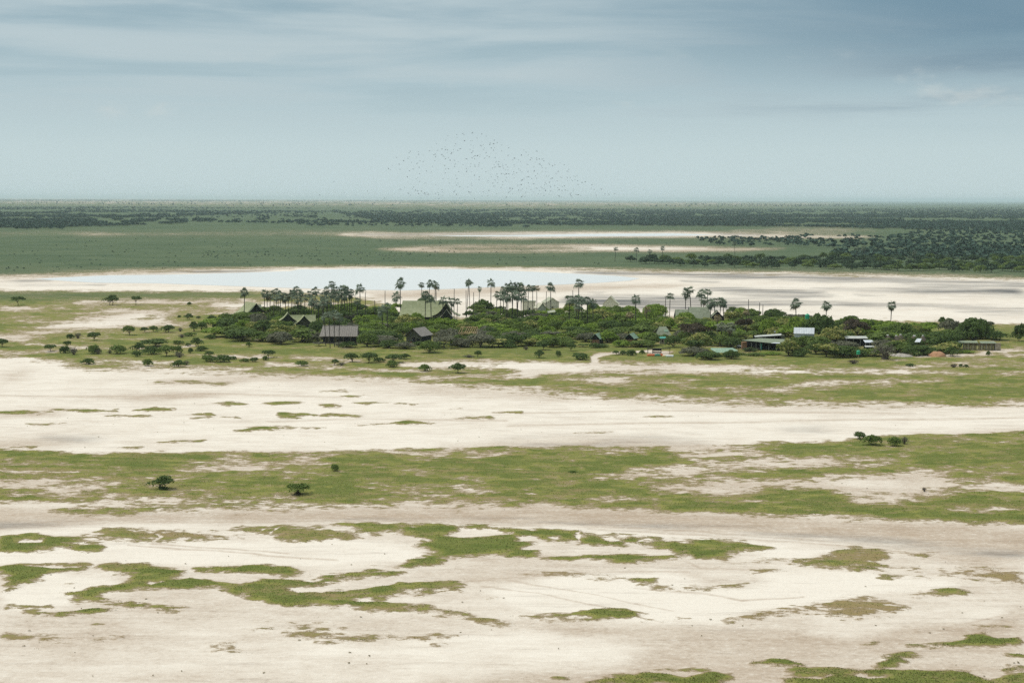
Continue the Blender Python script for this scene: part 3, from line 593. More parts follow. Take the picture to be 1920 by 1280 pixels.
# ---- fan palms
def fan_leaf(mb, T, base, d, size, r, droop, tone):
    """petiole and pleated fan of blades"""
    d = d.normalized(); side = d.cross(Vector((0, 0, 1)))
    side = side.normalized() if side.length > .05 else Vector((1, 0, 0)); up = side.cross(d).normalized()
    hub = base + d * size * .85 + Vector((0, 0, -droop * size * .3))
    d2 = (d + Vector((0, 0, -droop * .7))).normalized(); up = side.cross(d2).normalized()
    n0 = len(mb.v)
    mb.add([base - side * .025, base + side * .025, hub + side * .02, hub - side * .02], [(0, 1, 2, 3)])
    nb = 9
    for i in range(nb):
        a = (i / (nb - 1) - .5) * 3.4; l_ = size * (1.05 - .1 * abs(a)) * r.uniform(.85, 1.12)
        t_ = d2 * math.cos(a) + side * math.sin(a); q = t_.cross(up).normalized() * size * .115
        tip = hub + t_ * l_ + up * (-.16 * size * (abs(a) * .5 + .6)) + Vector((0, 0, -.2 * l_ * (.5 + droop)))
        mid_ = hub + t_ * l_ * .55 + up * .04 * size
        mb.add([hub, mid_ - q, tip, mid_ + q], [(0, 1, 2, 3)])
    T += [min(1, max(0, tone + r.uniform(-.15, .15)))] * (len(mb.v) - n0)
def palm_crown(seed, n=30, size=.95, dry=False, lift=0.0):
    r = random.Random(seed); mb = MB(); T = []
    for i in range(n):
        e = math.asin(1 - 1.55 * (i + .5) / n) if not dry else r.uniform(-1.25, -.45)
        e += r.uniform(-.25, .25); a = i * 2.39996 + r.uniform(-.3, .3)
        d = Vector((math.cos(a) * math.cos(e), math.sin(a) * math.cos(e), math.sin(e)))
        fan_leaf(mb, T, Vector((0, 0, lift)) + d * .08, d, size * r.uniform(.7, 1.25), r, max(.1, .75 - e * .6), .5 + .3 * math.sin(e))
    me = mb.mesh('palm_crown')
    at = me.attributes.new('tint', 'FLOAT', 'POINT'); at.data.foreach_set('value', np.array(T, np.float32))
    return me
PALM_CROWNS = [palm_crown(3 + k, 17 + 2 * (k % 3), 1.0 + .05 * (k % 3)) for k in range(6)]
PALM_SKIRT = [palm_crown(33 + k, 8, .8, True, -.1) for k in range(3)]
def palm_trunk(seed):
    r = random.Random(seed); bx_, by_ = r.uniform(-.03, .03), r.uniform(-.03, .03)
    pts = [(bx_ * math.sin(t * 2.6), by_ * math.sin(t * 2.2), t) for t in (-.02, .1, .3, .5, .7, .88, 1.0)]
    return MB().tube(pts, [.2, .155, .14, .15, .165, .14, .12], 7).mesh('palm_trunk', True), pts[-1]
PALM_TRUNKS = [palm_trunk(k) for k in range(5)]
def palm(px, top, base, label, group=None, crown=17, leaf='leaf_palm', skirt=0.4, lean=0.0, cat='palm'):
    """palm: crown top and foot at photo rows top, base"""
    p = gp(px, base); s = scale_at(px, base); hgt = max(1.5, (base - top) / s - crown / s * .42)
    o = empty('fan_palm', (p[0], p[1], 0.0), random.uniform(-3, 3)); o.rotation_euler.x = random.gauss(0, .025); o.rotation_euler.y = random.gauss(0, .025); tag(o, label, cat, group)
    tm, tip = random.choice(PALM_TRUNKS)
    tr = bpy.data.objects.new('trunk', tm); COL.objects.link(tr); tr.parent = o; set_mat(tr, M['bark_palm'])
    k = crown / s / 3.0; tk = min(1.15, max(.8, k * .85))
    tr.scale = (tk, tk, hgt)
    def head(name, me, mat, zz_=0.0):
        c = bpy.data.objects.new(name, me); COL.objects.link(c); c.parent = o
        c.location = (tip[0] * tk, tip[1] * tk, hgt + zz_); c.scale = (k * random.uniform(.9, 1.12), k * random.uniform(.9, 1.12), k * random.uniform(.8, 1.05)); c.rotation_euler = (random.uniform(-.22, .22), random.uniform(-.22, .22), random.uniform(0, 6.28)); set_mat(c, M[mat])
    head('crown', random.choice(PALM_CROWNS), leaf)
    if random.random() < skirt: head('dead_fronds', random.choice(PALM_SKIRT), 'leaf_palm_dry' if leaf != 'leaf_palm' or random.random() < .45 else 'leaf_palm', -.1)
    return o
# ------------------------------------------------------------------ the camp: building materials
def mat_canvas(name, c1, c2): return mat_noise(name, c1, c2, .9, .85, 5)
M['canvas_green'] = mat_canvas('canvas_green', (.235, .26, .14), (.32, .34, .205))
M['canvas_cream'] = mat_canvas('canvas_cream', (.43, .43, .31), (.54, .53, .41))
M['canvas_pale'] = mat_canvas('canvas_pale', (.30, .32, .235), (.39, .4, .31))
M['canvas_grey'] = mat_canvas('canvas_grey', (.17, .195, .135), (.26, .285, .205))
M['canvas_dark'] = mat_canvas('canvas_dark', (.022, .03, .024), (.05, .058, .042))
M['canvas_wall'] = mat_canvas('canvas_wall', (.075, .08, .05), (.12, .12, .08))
M['timber_roof'] = mat_noise('timber_roof', (.19, .17, .15), (.34, .31, .28), 1.2, .9, 5, .2, (3, 3, .6))
M['timber'] = mat_noise('timber', (.16, .125, .09), (.26, .21, .155), 2.5, stretch=(1, 1, 4))
M['timber_new'] = mat_noise('timber_new', (.42, .29, .15), (.56, .42, .25), 2.5)
M['pole'] = mat_noise('pole', (.035, .033, .032), (.09, .085, .08), 2.5, stretch=(1, 1, 4))
M['brick'] = mat_noise('brick_wall', (.20, .105, .06), (.29, .17, .1), 1.8)
M['plaster'] = mat_noise('plaster', (.25, .215, .15), (.36, .32, .24), 1.2)
M['iron_green'] = mat_noise('iron_green', (.17, .29, .2), (.30, .40, .29), .8, .5, stretch=(6, .4, 1))
M['iron_teal'] = mat_noise('iron_teal', (.03, .22, .17), (.06, .30, .24), .8, .5)
M['iron_white'] = mat_noise('iron_white', (.44, .48, .51), (.63, .66, .68), .7, .45, stretch=(6, .4, 1))
M['iron_grey'] = mat_noise('iron_grey', (.34, .36, .33), (.5, .51, .46), .8, .6, stretch=(5, .4, 1))
M['iron_olive'] = mat_noise('iron_olive', (.16, .2, .14), (.26, .29, .2), .9, .7, stretch=(5, .5, 1))
M['shade'] = mat_noise('shade_dark_boarding', (.012, .013, .014), (.03, .03, .03), 2)  # near-black: dark boards, also standing in for shade in open fronts
M['thatch'] = mat_noise('thatch', (.075, .06, .045), (.15, .125, .095), 3, stretch=(1, 1, .4))
M['red_cloth'] = mat_noise('red_cloth', (.25, .06, .035), (.35, .1, .06), 3)
def mat_plain(name, c, rough=.5, spec=.4):
    return mat_noise(name, tuple(v * .85 for v in c), c, 2.0, rough, 3, spec=spec)
M['tank'] = mat_plain('tank_green', (.02, .36, .19), .4)
M['drum_orange'] = mat_plain('drum_orange', (.62, .14, .03)); M['drum_green'] = mat_plain('drum_green', (.02, .22, .13)); M['drum_white'] = mat_plain('drum_white', (.75, .76, .74))
M['sack'] = mat_plain('sack', (.55, .38, .2), .9, .1)
M['car_white'] = mat_plain('car_white', (.8, .8, .8), .25, .5)
M['glass'] = mat_plain('dark_glass', (.015, .018, .02), .08, .6)
M['rubber'] = mat_plain('rubber', (.02, .02, .02), .8, .2)
M['soil_red'] = mat_noise('soil_red', (.30, .16, .085), (.42, .25, .15), 1.5, .95, 5, .4)
M['rubble'] = mat_noise('rubble', (.2, .18, .15), (.45, .42, .37), 1.5, .95, 5, .4)

def site(name, px, py, label, cat, rz=0.0, group=None):
    """an Empty at the foot of a building; returns it and metres per photo pixel there"""
    p = gp(px, py); o = empty(name, (p[0], p[1], 0), rz); tag(o, label, cat, group)
    return o, 1.0 / scale_at(px, py)
def roof_x(mb, x0, x1, yc, run, zr, ze, sag=0.12, t=.07, hip0=0.0, hip1=0.0, sides=(-1, 1)):
    """gable roof with the ridge along x; each slope is a slightly hollow sheet. hip: how far the eave sticks out past the ridge end"""
    n = 5
    for s in sides:
        for i in range(n):
            a, b = i / n, (i + 1) / n
            f = lambda q: zr + (ze - zr) * q - sag * (zr - ze) * math.sin(math.pi * q)
            ya, yb = yc + s * run * a, yc + s * run * b
            mb.slab([(x0 - hip0 * a, ya, f(a)), (x1 + hip1 * a, ya, f(a)), (x1 + hip1 * b, yb, f(b)), (x0 - hip0 * b, yb, f(b))], t)
    return mb
def roof_y(mb, y0, y1, xc, run, zr, ze, sag=0.12, t=.07, sides=(-1, 1), n=5, flare=0.0):
    """the same with the ridge along y, gables facing the camera"""
    for s in sides:
        for i in range(n):
            a, b = i / n, (i + 1) / n
            f = lambda q: zr + (ze - zr) * q - sag * (zr - ze) * math.sin(math.pi * q)
            xa, xb = xc + s * run * a, xc + s * run * b
            mb.slab([(xa, y0 - flare * a, f(a)), (xb, y0 - flare * b, f(b)), (xb, y1, f(b)), (xa, y1, f(a))], t)
    return mb
def gable_wall_y(mb, y, xc, half, zr, ze, z0, th=.12):
    """a gable wall facing the camera"""
    P = [(xc - half, z0), (xc + half, z0), (xc + half, ze), (xc, zr), (xc - half, ze)]
    mb.add([(x, y, z_) for x, z_ in P] + [(x, y + th, z_) for x, z_ in P], [(0, 1, 2, 3, 4), (9, 8, 7, 6, 5)] + [(i, i + 5, (i + 1) % 5 + 5, (i + 1) % 5) for i in range(5)])
    return mb
def gable_wall_x(mb, x, yc, half, zr, ze, z0, th=.12):
    P = [(yc - half, z0), (yc + half, z0), (yc + half, ze), (yc, zr), (yc - half, ze)]
    mb.add([(x, y, z_) for y, z_ in P] + [(x + th, y, z_) for y, z_ in P], [(0, 1, 2, 3, 4), (9, 8, 7, 6, 5)] + [(i, i + 5, (i + 1) % 5 + 5, (i + 1) % 5) for i in range(5)])
    return mb
def posts(o, pts, z1, mat='timber', r=.07):
    for (x, y) in pts: MB().tube([(x, y, -.1), (x, y, z1)], r, 6).build('post', M[mat], o)

# 1  pale green safari tent at the left tip of the camp
o, k = site('safari_tent', 470, 601, 'pale green safari tent at the left tip of the camp, beside a lone palm', 'tent', math.radians(33)); o.scale = (1.2, 1.2, 1.2)
roof_y(MB(), -2.2, 6.6, 1.2, 4.6, 6.1, 2.5, .2, flare=.5).build('canvas_roof', M['canvas_green'], o)
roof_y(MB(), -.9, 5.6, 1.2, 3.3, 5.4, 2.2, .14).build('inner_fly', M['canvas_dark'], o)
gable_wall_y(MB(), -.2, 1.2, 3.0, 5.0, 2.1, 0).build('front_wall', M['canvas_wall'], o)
MB().box(-1.75, -1.6, .0, 5.2, 0, 2.3).build('side_wall', M['canvas_wall'], o); MB().box(4.0, 4.15, .0, 5.2, 0, 2.3).build('side_wall', M['canvas_wall'], o)
roof_x(MB(), 1.4, 6.2, 5.2, 2.6, 5.0, 2.4, .12).build('rear_roof', M['canvas_pale'], o)
posts(o, [(-2.6, -2.0), (5.0, -2.0), (1.2, -2.1)], 3.0)
MB().box(-3.4, 5.6, -2.6, 5.8, -.05, .35).build('deck', M['timber'], o)

# 2  twin-gabled tent
o, k = site('twin_gable_tent', 560, 621, 'pale green tent with two front gables, left of the grey-roofed lodge', 'tent', math.radians(10))
roof_x(MB(), -3.2, 6.6, 3.0, 3.2, 6.0, 3.2, .15).build('canvas_roof', M['canvas_green'], o)
roof_y(MB(), -2.6, 3.0, 2.0, 4.4, 6.1, 2.6, .16, flare=.4).build('front_gable_roof', M['canvas_green'], o)
roof_y(MB(), -.6, 4.5, -4.0, 3.2, 7.1, 4.2, .16, flare=.3).build('rear_gable_roof', M['canvas_green'], o)
gable_wall_y(MB(), -1.2, 2.0, 3.0, 5.0, 3.0, 0).build('front_wall', M['canvas_wall'], o)
gable_wall_y(MB(), .6, -4.0, 2.5, 6.1, 4.2, 0).build('rear_gable_wall', M['canvas_dark'], o)
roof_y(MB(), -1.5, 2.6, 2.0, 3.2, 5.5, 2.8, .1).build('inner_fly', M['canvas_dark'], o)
MB().box(-.9, 1.1, -1.27, -1.2, .4, 2.4).build('door_flap', M['canvas_dark'], o)
MB().box(2.4, 4.2, -1.27, -1.2, .9, 2.3).build('mesh_window', M['canvas_dark'], o)
MB().box(-6.0, 6.4, -2.6, 5.4, -.05, .4).build('deck', M['timber'], o)
posts(o, [(-2.0, -2.5), (6.0, -2.5)], 2.8)

# 3  long lodge with weathered grey roof
o, k = site('lodge', 637, 645, 'long lodge with weathered grey board roof, behind four slim palms', 'lodge', 0)
hw = 38 * k
r3 = MB(); zr, ze, run = 33 * k, 14.5 * k, 3.4
ro = roof_x(r3, -hw + .9, hw - .9, 3.0, run, zr, ze, .04, .1, .9, 0.2).build('roof', M['timber_roof'], o)
nb = 17
for i in range(nb):          # boards of the front slope, seams between them
    x0 = -hw + .9 + (2 * hw - 1.8) * i / nb; x1 = -hw + .9 + (2 * hw - 1.8) * (i + .94) / nb
    sp = .9 * (1 - i / nb)
    dz = random.uniform(.0, .05)
    MB().slab([(x0, 2.97, zr + .05 + dz), (x1, 2.97, zr + .05 + dz), (x1 - sp * .9, 3.0 - run - .1, ze + .02 + dz), (x0 - sp, 3.0 - run - .1, ze + .02 + dz)], .05).build('roof_board', M['timber_roof'], ro)
MB().tube([(-hw + .8, 3.0, zr + .1), (hw - .8, 3.0, zr + .1)], .13, 6).build('ridge_cap', M['timber_roof'], o)
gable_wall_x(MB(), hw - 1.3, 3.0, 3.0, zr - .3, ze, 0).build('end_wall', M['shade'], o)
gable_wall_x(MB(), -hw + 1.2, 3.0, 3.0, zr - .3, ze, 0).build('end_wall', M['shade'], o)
MB().box(-hw + 1.3, hw - 1.4, 1.6, 1.75, 0, ze).build('front_wall', M['shade'], o)  # near-black sheet painting the shade of the open front
for i in range(5): MB().box(-hw + 2 + i * 2.6, -hw + 3.6 + i * 2.6, 1.5, 1.58, .5, 2.1).build('window', M['glass'], o)
posts(o, [(-hw + .6 + i * (2 * hw - 1.2) / 5, -.25) for i in range(6)], ze + .1)
MB().box(-hw + .3, hw - .6, -.5, 6.0, -.05, .4).build('deck', M['timber'], o)
MB().box(3.6, 5.0, -.45, -.1, .4, .75).build('bench', M['red_cloth'], o)

# 4  gabled house
o, k = site('gabled_house', 776, 645, 'brown gabled house with pale grey roof, at the front edge of the bush', 'house', math.radians(-24))
W_, zr, ze = 18.5 * k, 29.5 * k, 15.0 * k
ro = roof_y(MB(), -1.0, 8.2, 0, W_, zr, ze, .02, .1, n=1).build('roof', M['timber_roof'], o)
for i in range(8): MB().slab([(.06, -1.0 + i * 1.15, zr + .07), (.06, .1 + i * 1.15, zr + .07), (W_ + .05, .1 + i * 1.15, ze + .06), (W_ + .05, -1.0 + i * 1.15, ze + .06)], .05).build('roof_board', M['timber_roof'], ro)
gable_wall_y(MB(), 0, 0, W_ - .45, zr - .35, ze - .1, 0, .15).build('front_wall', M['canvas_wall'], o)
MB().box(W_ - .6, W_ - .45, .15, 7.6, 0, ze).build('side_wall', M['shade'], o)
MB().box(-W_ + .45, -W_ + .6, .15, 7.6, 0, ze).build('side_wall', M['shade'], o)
MB().slab([(-.02, -1.05, zr - .02), (.02, -1.05, zr - .02), (W_ + .02, -1.05, ze - .15), (W_ - .15, -1.05, ze - .3)], .12).build('bargeboard', M['shade'], o)
MB().slab([(.02, -1.05, zr - .02), (-.02, -1.05, zr - .02), (-W_ - .02, -1.05, ze - .15), (-W_ + .15, -1.05, ze - .3)], .12).build('bargeboard', M['shade'], o)
MB().box(-.55, .55, -.08, -.01, .3, 2.3).build('door', M['shade'], o)
MB().box(1.1, 2.2, -.08, -.01, 1.0, 2.0).build('window', M['glass'], o)
MB().box(-W_ + .3, W_ - .3, -1.6, 7.8, -.05, .3).build('deck', M['timber'], o)
MB().box(-.9, .6, -1.5, -1.15, .3, .7).build('bench', M['red_cloth'], o)

# 5  roof frame under construction
o, k = site('roof_frame', 880, 641, 'bare timber roof frame being built in the bush, right of the gabled house', 'roof frame', math.radians(-6))
zr, ze = 27.5 * k, 16.5 * k
for i, x in enumerate(np.linspace(-17 * k, 14 * k, 9)):
    b_ = MB()
    if i != 2: b_.tube([(x + .25, .9, zr), (x - .45, -1.6, ze)], .085, 4)
    b_.tube([(x + .25, .9, zr), (x + .5, 3.4, ze)], .06, 4).build('rafter', M['timber_new'], o)
MB().tube([(-17 * k, .9, zr + .05), (15 * k, .9, zr + .05)], .08, 4).build('ridge_beam', M['timber_new'], o)
MB().tube([(-18 * k, -1.5, ze), (14.5 * k, -1.5, ze)], .08, 4).tube([(-17 * k, 3.4, ze), (15.5 * k, 3.4, ze)], .08, 4).build('wall_plate', M['timber_new'], o)
posts(o, [(-17 * k, -1.5), (0, -1.5), (14 * k, -1.5), (-16.5 * k, 3.4), (15 * k, 3.4)], ze, 'timber_new')
gable_wall_x(MB(), 15.2 * k, .9, 2.4, zr - .1, ze - .4, ze - .7).build('gable_board', M['plaster'], o)

# 6  main mess tent
o, k = site('mess_tent', 805, 611, 'large pale green mess tent, widest canvas roof in the camp, behind a row of palms', 'tent', 0)
x0, x1 = -52 * k, 32 * k
roof_x(MB(), x0, x1, 6.5, 7.0, 45.5 * k, 17 * k, .10, .08, 1.2, 2.0).build('canvas_roof', M['canvas_green'], o)
px_ = 33 * k
roof_y(MB(), -1.2, 6.0, px_ - .3, 5.6, 44 * k, 20 * k, .24, flare=.6).build('cross_gable_roof', M['canvas_green'], o)
roof_y(MB(), -1.3, .2, px_ - .3, 5.35, 43 * k, 19 * k, .24).build('gable_shadow_strip', M['canvas_dark'], o)  # dark strip drawn as the shadow gap between gable roof and porch
roof_y(MB(), -4.0, -.4, px_, 3.6, 33 * k, 14.5 * k, .14, flare=.5).build('porch_roof', M['canvas_cream'], o)
gable_wall_y(MB(), -2.6, px_, 2.6, 30.5 * k, 15.5 * k, 0).build('porch_wall', M['canvas_dark'], o)
MB().box(x0 + 1, x1 + 1.5, 1.4, 1.55, 0, 18 * k).build('front_wall', M['canvas_dark'], o)
gable_wall_x(MB(), x0 + .6, 6.5, 5.5, 42 * k, 17 * k, 0).build('end_wall', M['canvas_wall'], o)
gable_wall_x(MB(), x1 + .3, 6.5, 5.5, 42 * k, 17 * k, 0).build('end_wall', M['canvas_wall'], o)
posts(o, [(x0 + i * (x1 - x0) / 6, -.3) for i in range(5)] + [(px_ - 3, -3.9), (px_ + 3, -3.9)], 15 * k)
MB().slab([(px_ + .2, 0, 46 * k), (px_ + 2.6, 2.5, 49.5 * k), (px_ + 2.6, 3.2, 49.5 * k), (px_ + .2, 2.6, 46 * k)], .05).build('roof_flap', M['canvas_cream'], o)

# 7  small pale tents towards the pan
def small_tent(px, base, wpx, toppx, eavepx, label, mat, rz, length=5.0, name='canvas_tent'):
    o, k = site(name, px, base, label, 'tent', math.radians(rz))
    hw = wpx * k / 2; zr = (base - toppx) * k; ze = (base - eavepx) * k
    roof_y(MB(), -.4, length, 0, hw * 1.08, zr, ze - .1, .06, n=2).build('canvas_roof', M[mat], o)
    gable_wall_y(MB(), 0, 0, hw * .92, zr - .15, ze, 0).build('front_wall', M[mat], o)
    gable_wall_y(MB(), length - .4, 0, hw * .92, zr - .15, ze, 0).build('rear_wall', M[mat], o)
    MB().box(hw * .82, hw * .9, .1, length - .5, 0, ze).build('side_wall', M[mat], o); MB().box(-hw * .9, -hw * .82, .1, length - .5, 0, ze).build('side_wall', M[mat], o)
    MB().box(-.45, .45, -.06, -.01, 0, min(2.1, ze + .6)).build('door_flap', M['canvas_wall'], o)
    return o
small_tent(1016, 596, 18, 568, 577, 'bright cream tent with tall gable, among bushes right of the tallest palm clump', 'canvas_cream', 28, 3.5)
small_tent(1144, 586, 30, 555, 570, 'cream pyramid-like tent on the pan side of the camp, with no palms beside it', 'canvas_cream', -8, 6.0)
small_tent(1036, 583, 27, 558, 567, 'broad faint tan tent roof on the skyline behind a lone palm', 'canvas_pale', 14, 7.0)
o, k = site('flat_roof_store', 995, 588, 'cream walled store with flat dark roof edge, behind the tallest palm clump', 'store', math.radians(6))
MB().box(-14 * k, 9 * k, 0, 4, 0, 22 * k).build('wall', M['canvas_cream'], o)
MB().box(-14.5 * k, 10 * k, -.3, 4.3, 22 * k, 24 * k).build('roof', M['canvas_pale'], o)
MB().box(-4 * k, -1 * k, -.05, -.005, .8, 2.6).build('window', M['shade'], o)
MB().box(4 * k, 7 * k, -.05, -.005, 0, 2.2).build('door', M['timber'], o)
o, k = site('awning', 1033, 603, 'low pale awning sheet just right of the bright cream tent', 'awning', math.radians(12))
MB().slab([(-8 * k, -1.6, 17 * k), (7 * k, -1.8, 19 * k), (9 * k, 1.8, 22 * k), (-5 * k, 2.0, 20 * k)], .05).build('sheet', M['canvas_pale'], o)
posts(o, [(-7 * k, -1.4), (6 * k, -1.5), (8 * k, 1.5), (-4.6 * k, 1.7)], 18 * k)

# 8-10  green-roofed huts
def hut(px, base, wpx, toppx, eavepx, label, roof, wall, rz, length=5.0, door='brick', group=None):
    o, k = site('hut', px, base, label, 'hut', math.radians(rz), group)
    hw = wpx * k / 2; zr = (base - toppx) * k; ze = (base - eavepx) * k
    ro = roof_y(MB(), -.9, length, 0, hw * 1.15, zr, ze - .1, 0, .06, n=1).build('roof', M[roof], o)
    for i in range(5): MB().tube([(.05, -.8 + i * (length + .7) / 4, zr + .03), (hw * 1.14, -.8 + i * (length + .7) / 4, ze - .07)], .05, 4).build('roof_batten', M[roof], ro)
    gable_wall_y(MB(), 0, 0, hw * .95, zr - .15, ze, 0).build('front_wall', M[wall], o)
    MB().box(hw * .85, hw * .94, .12, length - .4, 0, ze).build('side_wall', M[wall], o); MB().box(-hw * .94, -hw * .85, .12, length - .4, 0, ze).build('side_wall', M[wall], o)
    MB().box(-hw * .8, -.04, -.08, -.01, .05, ze * .78).build('door_leaf', M[door], o)
    MB().box(.04, hw * .75, -.08, -.01, .05, ze * .78).build('door_leaf', M[door], o)
    posts(o, [(-hw, -.8), (hw, -.8)], ze, 'timber', .05)
    return o
hut(1117, 645, 17, 625, 634.5, 'small hut with green roof and brown double door, at the front edge of the bush', 'iron_green', 'shade', -20, 4.6)
hut(1181, 645, 18, 625, 634, 'green-roofed hut half hidden by bushes, right of the one with the brown door', 'iron_green', 'shade', -22, 4.2)
o, k = site('dome_hut', 1243, 637, 'grey-green hipped roof among the bushes, above the small block-walled room', 'hut', math.radians(8))
roof_x(MB(), -4 * k, 9 * k, 2.5, 3.2, 24 * k, 9 * k, -.06, .08, 2.2, 1.2).build('roof', M['canvas_grey'], o)
MB().box(-12 * k, 12 * k, 1.0, 4.4, 0, 10 * k).build('wall', M['canvas_wall'], o)
MB().slab([(3 * k, .9, 18.6 * k), (10 * k, .9, 18.6 * k), (10.6 * k, .3, 15.4 * k), (3 * k, .3, 15.4 * k)], .05).build('roof_patch', M['iron_green'], o)
o, k = site('block_room', 1244, 646, 'small tan block-walled room with thin teal roof edge, behind the yard', 'room', 0)
MB().box(-7 * k, 7.5 * k, 0, 3, 0, 11.5 * k).build('wall', M['plaster'], o)
MB().slab([(-8.5 * k, -.4, 12 * k), (4.5 * k, -.4, 12 * k), (6 * k, 3.2, 13.8 * k), (-8 * k, 3.2, 13.8 * k)], .08).build('roof', M['iron_teal'], o)
MB().box(-3.2 * k, -.6 * k, -.05, -.005, 5 * k, 9 * k).build('window', M['shade'], o)

# 11  yard rack and things lying in the yard
o, k = site('yard_rack', 1236, 663, 'low dark rack with open sides in the yard, behind the coloured drums', 'rack', 0)
MB().box(-22 * k, 5 * k, 0, 1.6, 8.6 * k, 9.6 * k).build('top', M['shade'], o)
MB().box(-12 * k, 4 * k, .1, 1.5, 1.6 * k, 3 * k).build('shelf', M['shade'], o)
MB().box(6 * k, 22 * k, .2, 1.8, 9 * k, 10 * k).build('top', M['shade'], o)
MB().box(-12 * k, 4 * k, 1.4, 1.5, 5 * k, 8.6 * k).build('back_panel', M['shade'], o)
posts(o, [(-21 * k, .2), (-12 * k, .2), (4 * k, .2), (-21 * k, 1.4), (-12 * k, 1.4), (4 * k, 1.4), (20 * k, .4)], 9 * k, 'pole', .06)
def drum(px, py, mat, label, lying=True, size=1.0):
    o, k = site('plastic_drum', px, py, label, 'drum', random.uniform(-.2, .2), 'drums and sacks lying in the yard')
    r, h = .42 * size, 1.15 * size
    prof = [(0, .86), (.08, 1), (.3, 1), (.33, 1.06), (.37, 1), (.63, 1), (.67, 1.06), (.7, 1), (.92, 1), (1, .86)]
    if lying: pts = [((a - .5) * h, 0, r * 1.04) for a, q in prof]
    else: pts = [(0, 0, a * h) for a, q in prof]
    MB().tube(pts, [r * q for a, q in prof], 12).build('body', M[mat], o, False)
    e = pts[-1]; d = (.06, 0, 0) if lying else (0, 0, .06)
    MB().tube([(e[0], e[1], e[2]), (e[0] + d[0], e[1], e[2] + d[2])], r * .25, 8).build('cap', M['drum_white' if mat != 'drum_white' else 'drum_green'], o)
    return o
for px, py, mt, lab in ((1217, 668.5, 'drum_orange', 'leftmost orange drum of the coloured row in the yard'), (1222.5, 668.5, 'drum_orange', 'second orange drum from the left in the coloured row'), (1227, 668.5, 'drum_orange', 'third orange drum, beside the first green one, in the coloured row'),
                        (1230.5, 668.6, 'drum_green', 'leftmost dark green drum of the coloured row in the yard'), (1235, 668.4, 'drum_green', 'second dark green drum in the middle of the coloured row'), (1239, 668, 'drum_orange', 'lone orange drum right of the green pair in the coloured row'),
                        (1253, 670, 'drum_white', 'white drum in front of the green tarpaulin heap'), (1259.5, 670, 'drum_white', 'rightmost white drum of the coloured row in the yard')):
    drum(px, py, mt, lab)
def heap(name, px, py, wpx, hpx, mat, label, cat, seed, group=None, depth=1.2):
    o, k = site(name, px, py, label, cat, 0, group); r = random.Random(seed); n = 12; V = []; FF = []
    rings = ((1.0, 0), (.92, .35), (.68, .75), (.3, .97))
    for q, zq in rings:
        for i in range(n):
            a = 2 * math.pi * i / n; j = r.uniform(.82, 1.18)
            V.append((q * wpx * k / 2 * math.cos(a) * j, q * wpx * k / 2 * math.sin(a) * j * depth, max(-.05, zq * hpx * k * r.uniform(.85, 1.15)) if zq else -.05))
    V.append((0, 0, hpx * k)); c = len(V) - 1
    for m_ in range(3):
        for i in range(n): FF.append((m_ * n + i, m_ * n + (i + 1) % n, (m_ + 1) * n + (i + 1) % n, (m_ + 1) * n + i))
    for i in range(n): FF.append((3 * n + i, 3 * n + (i + 1) % n, c))
    MB().add(V, FF).build('mound' if name != 'tarpaulin' else 'sheet', M[mat], o, True); return o
heap('sack', 1243.5, 668.5, 5, 2.6, 'sack', 'tan sack lying left of the green tarpaulin in the yard', 'sack', 3, 'drums and sacks lying in the yard')
heap('tarpaulin', 1252, 669, 9, 4, 'iron_teal', 'bright green tarpaulin heaped over goods in the yard', 'tarpaulin', 4)
heap('soil_mound', 1757, 668, 34, 9, 'soil_red', 'reddish mound of building soil at the right of the camp', 'mound', 5)
heap('rubble_heap', 1690, 668, 46, 5, 'rubble', 'pale low heap of rubble left of the reddish mound', 'heap', 6)

# 12  broad roofs right of the centre
o, k = site('broad_roof_house', 1312, 611, 'broad grey-green roofed house with small dark gablets, below two tall palms', 'house', 0)
roof_x(MB(), -18 * k, 18 * k, 5, 5.5, 34 * k, 13 * k, -.04, .1, .6, 1.2).build('main_roof', M['canvas_grey'], o)
roof_x(MB(), -44 * k, -18 * k, 5, 4.2, 29.5 * k, 14 * k, 0, .1, .2, 0).build('wing_roof', M['canvas_grey'], o)
gable_wall_x(MB(), -44.5 * k, 5, 3.4, 28 * k, 15 * k, 0).build('end_wall', M['shade'], o)
gable_wall_x(MB(), -19 * k, 5, 1.4, 34.5 * k, 27 * k, 25 * k).build('gablet', M['shade'], o)
roof_y(MB(), 0, 5, 33 * k, 19 * k, 29 * k, 12 * k, .1, flare=.3).build('side_roof', M['canvas_grey'], o)
gable_wall_y(MB(), .5, 33 * k, 13 * k, 27 * k, 15 * k, 0).build('side_gable', M['shade'], o)
MB().box(-42 * k, 20 * k, 1.5, 1.65, 0, 14 * k).build('front_wall', M['canvas_wall'], o)
posts(o, [(-40 * k + i * 2.6, .2) for i in range(6)], 13 * k)

# 13  workshop with two flat iron roofs
o, k = site('workshop', 1436, 657, 'long open workshop with two low iron roofs, behind a dark rail fence', 'workshop', 0)
MB().slab([(-46 * k, -.2, 19.5 * k), (12 * k, -2.8, 15.2 * k), (52 * k, -2.4, 14.5 * k), (50 * k, 4.5, 19.0 * k), (-8 * k, 5.0, 21.0 * k)], .1).build('front_roof', M['iron_olive'], o)
MB().slab([(6 * k, -3.2, 15.6 * k), (40 * k, -3.4, 14.4 * k), (44 * k, -2.0, 15.6 * k), (14 * k, -1.8, 16.4 * k)], .07).build('white_sheet', M['iron_white'], o)
MB().slab([(-16 * k, 6.0, 22.6 * k), (34 * k, 6.0, 26.0 * k), (38 * k, 10, 27.5 * k), (-14 * k, 10, 23.6 * k)], .1).build('rear_roof', M['iron_grey'], o)
MB().box(-16 * k, 40 * k, 9.4, 9.6, 0, 24 * k).build('rear_wall', M['shade'], o)
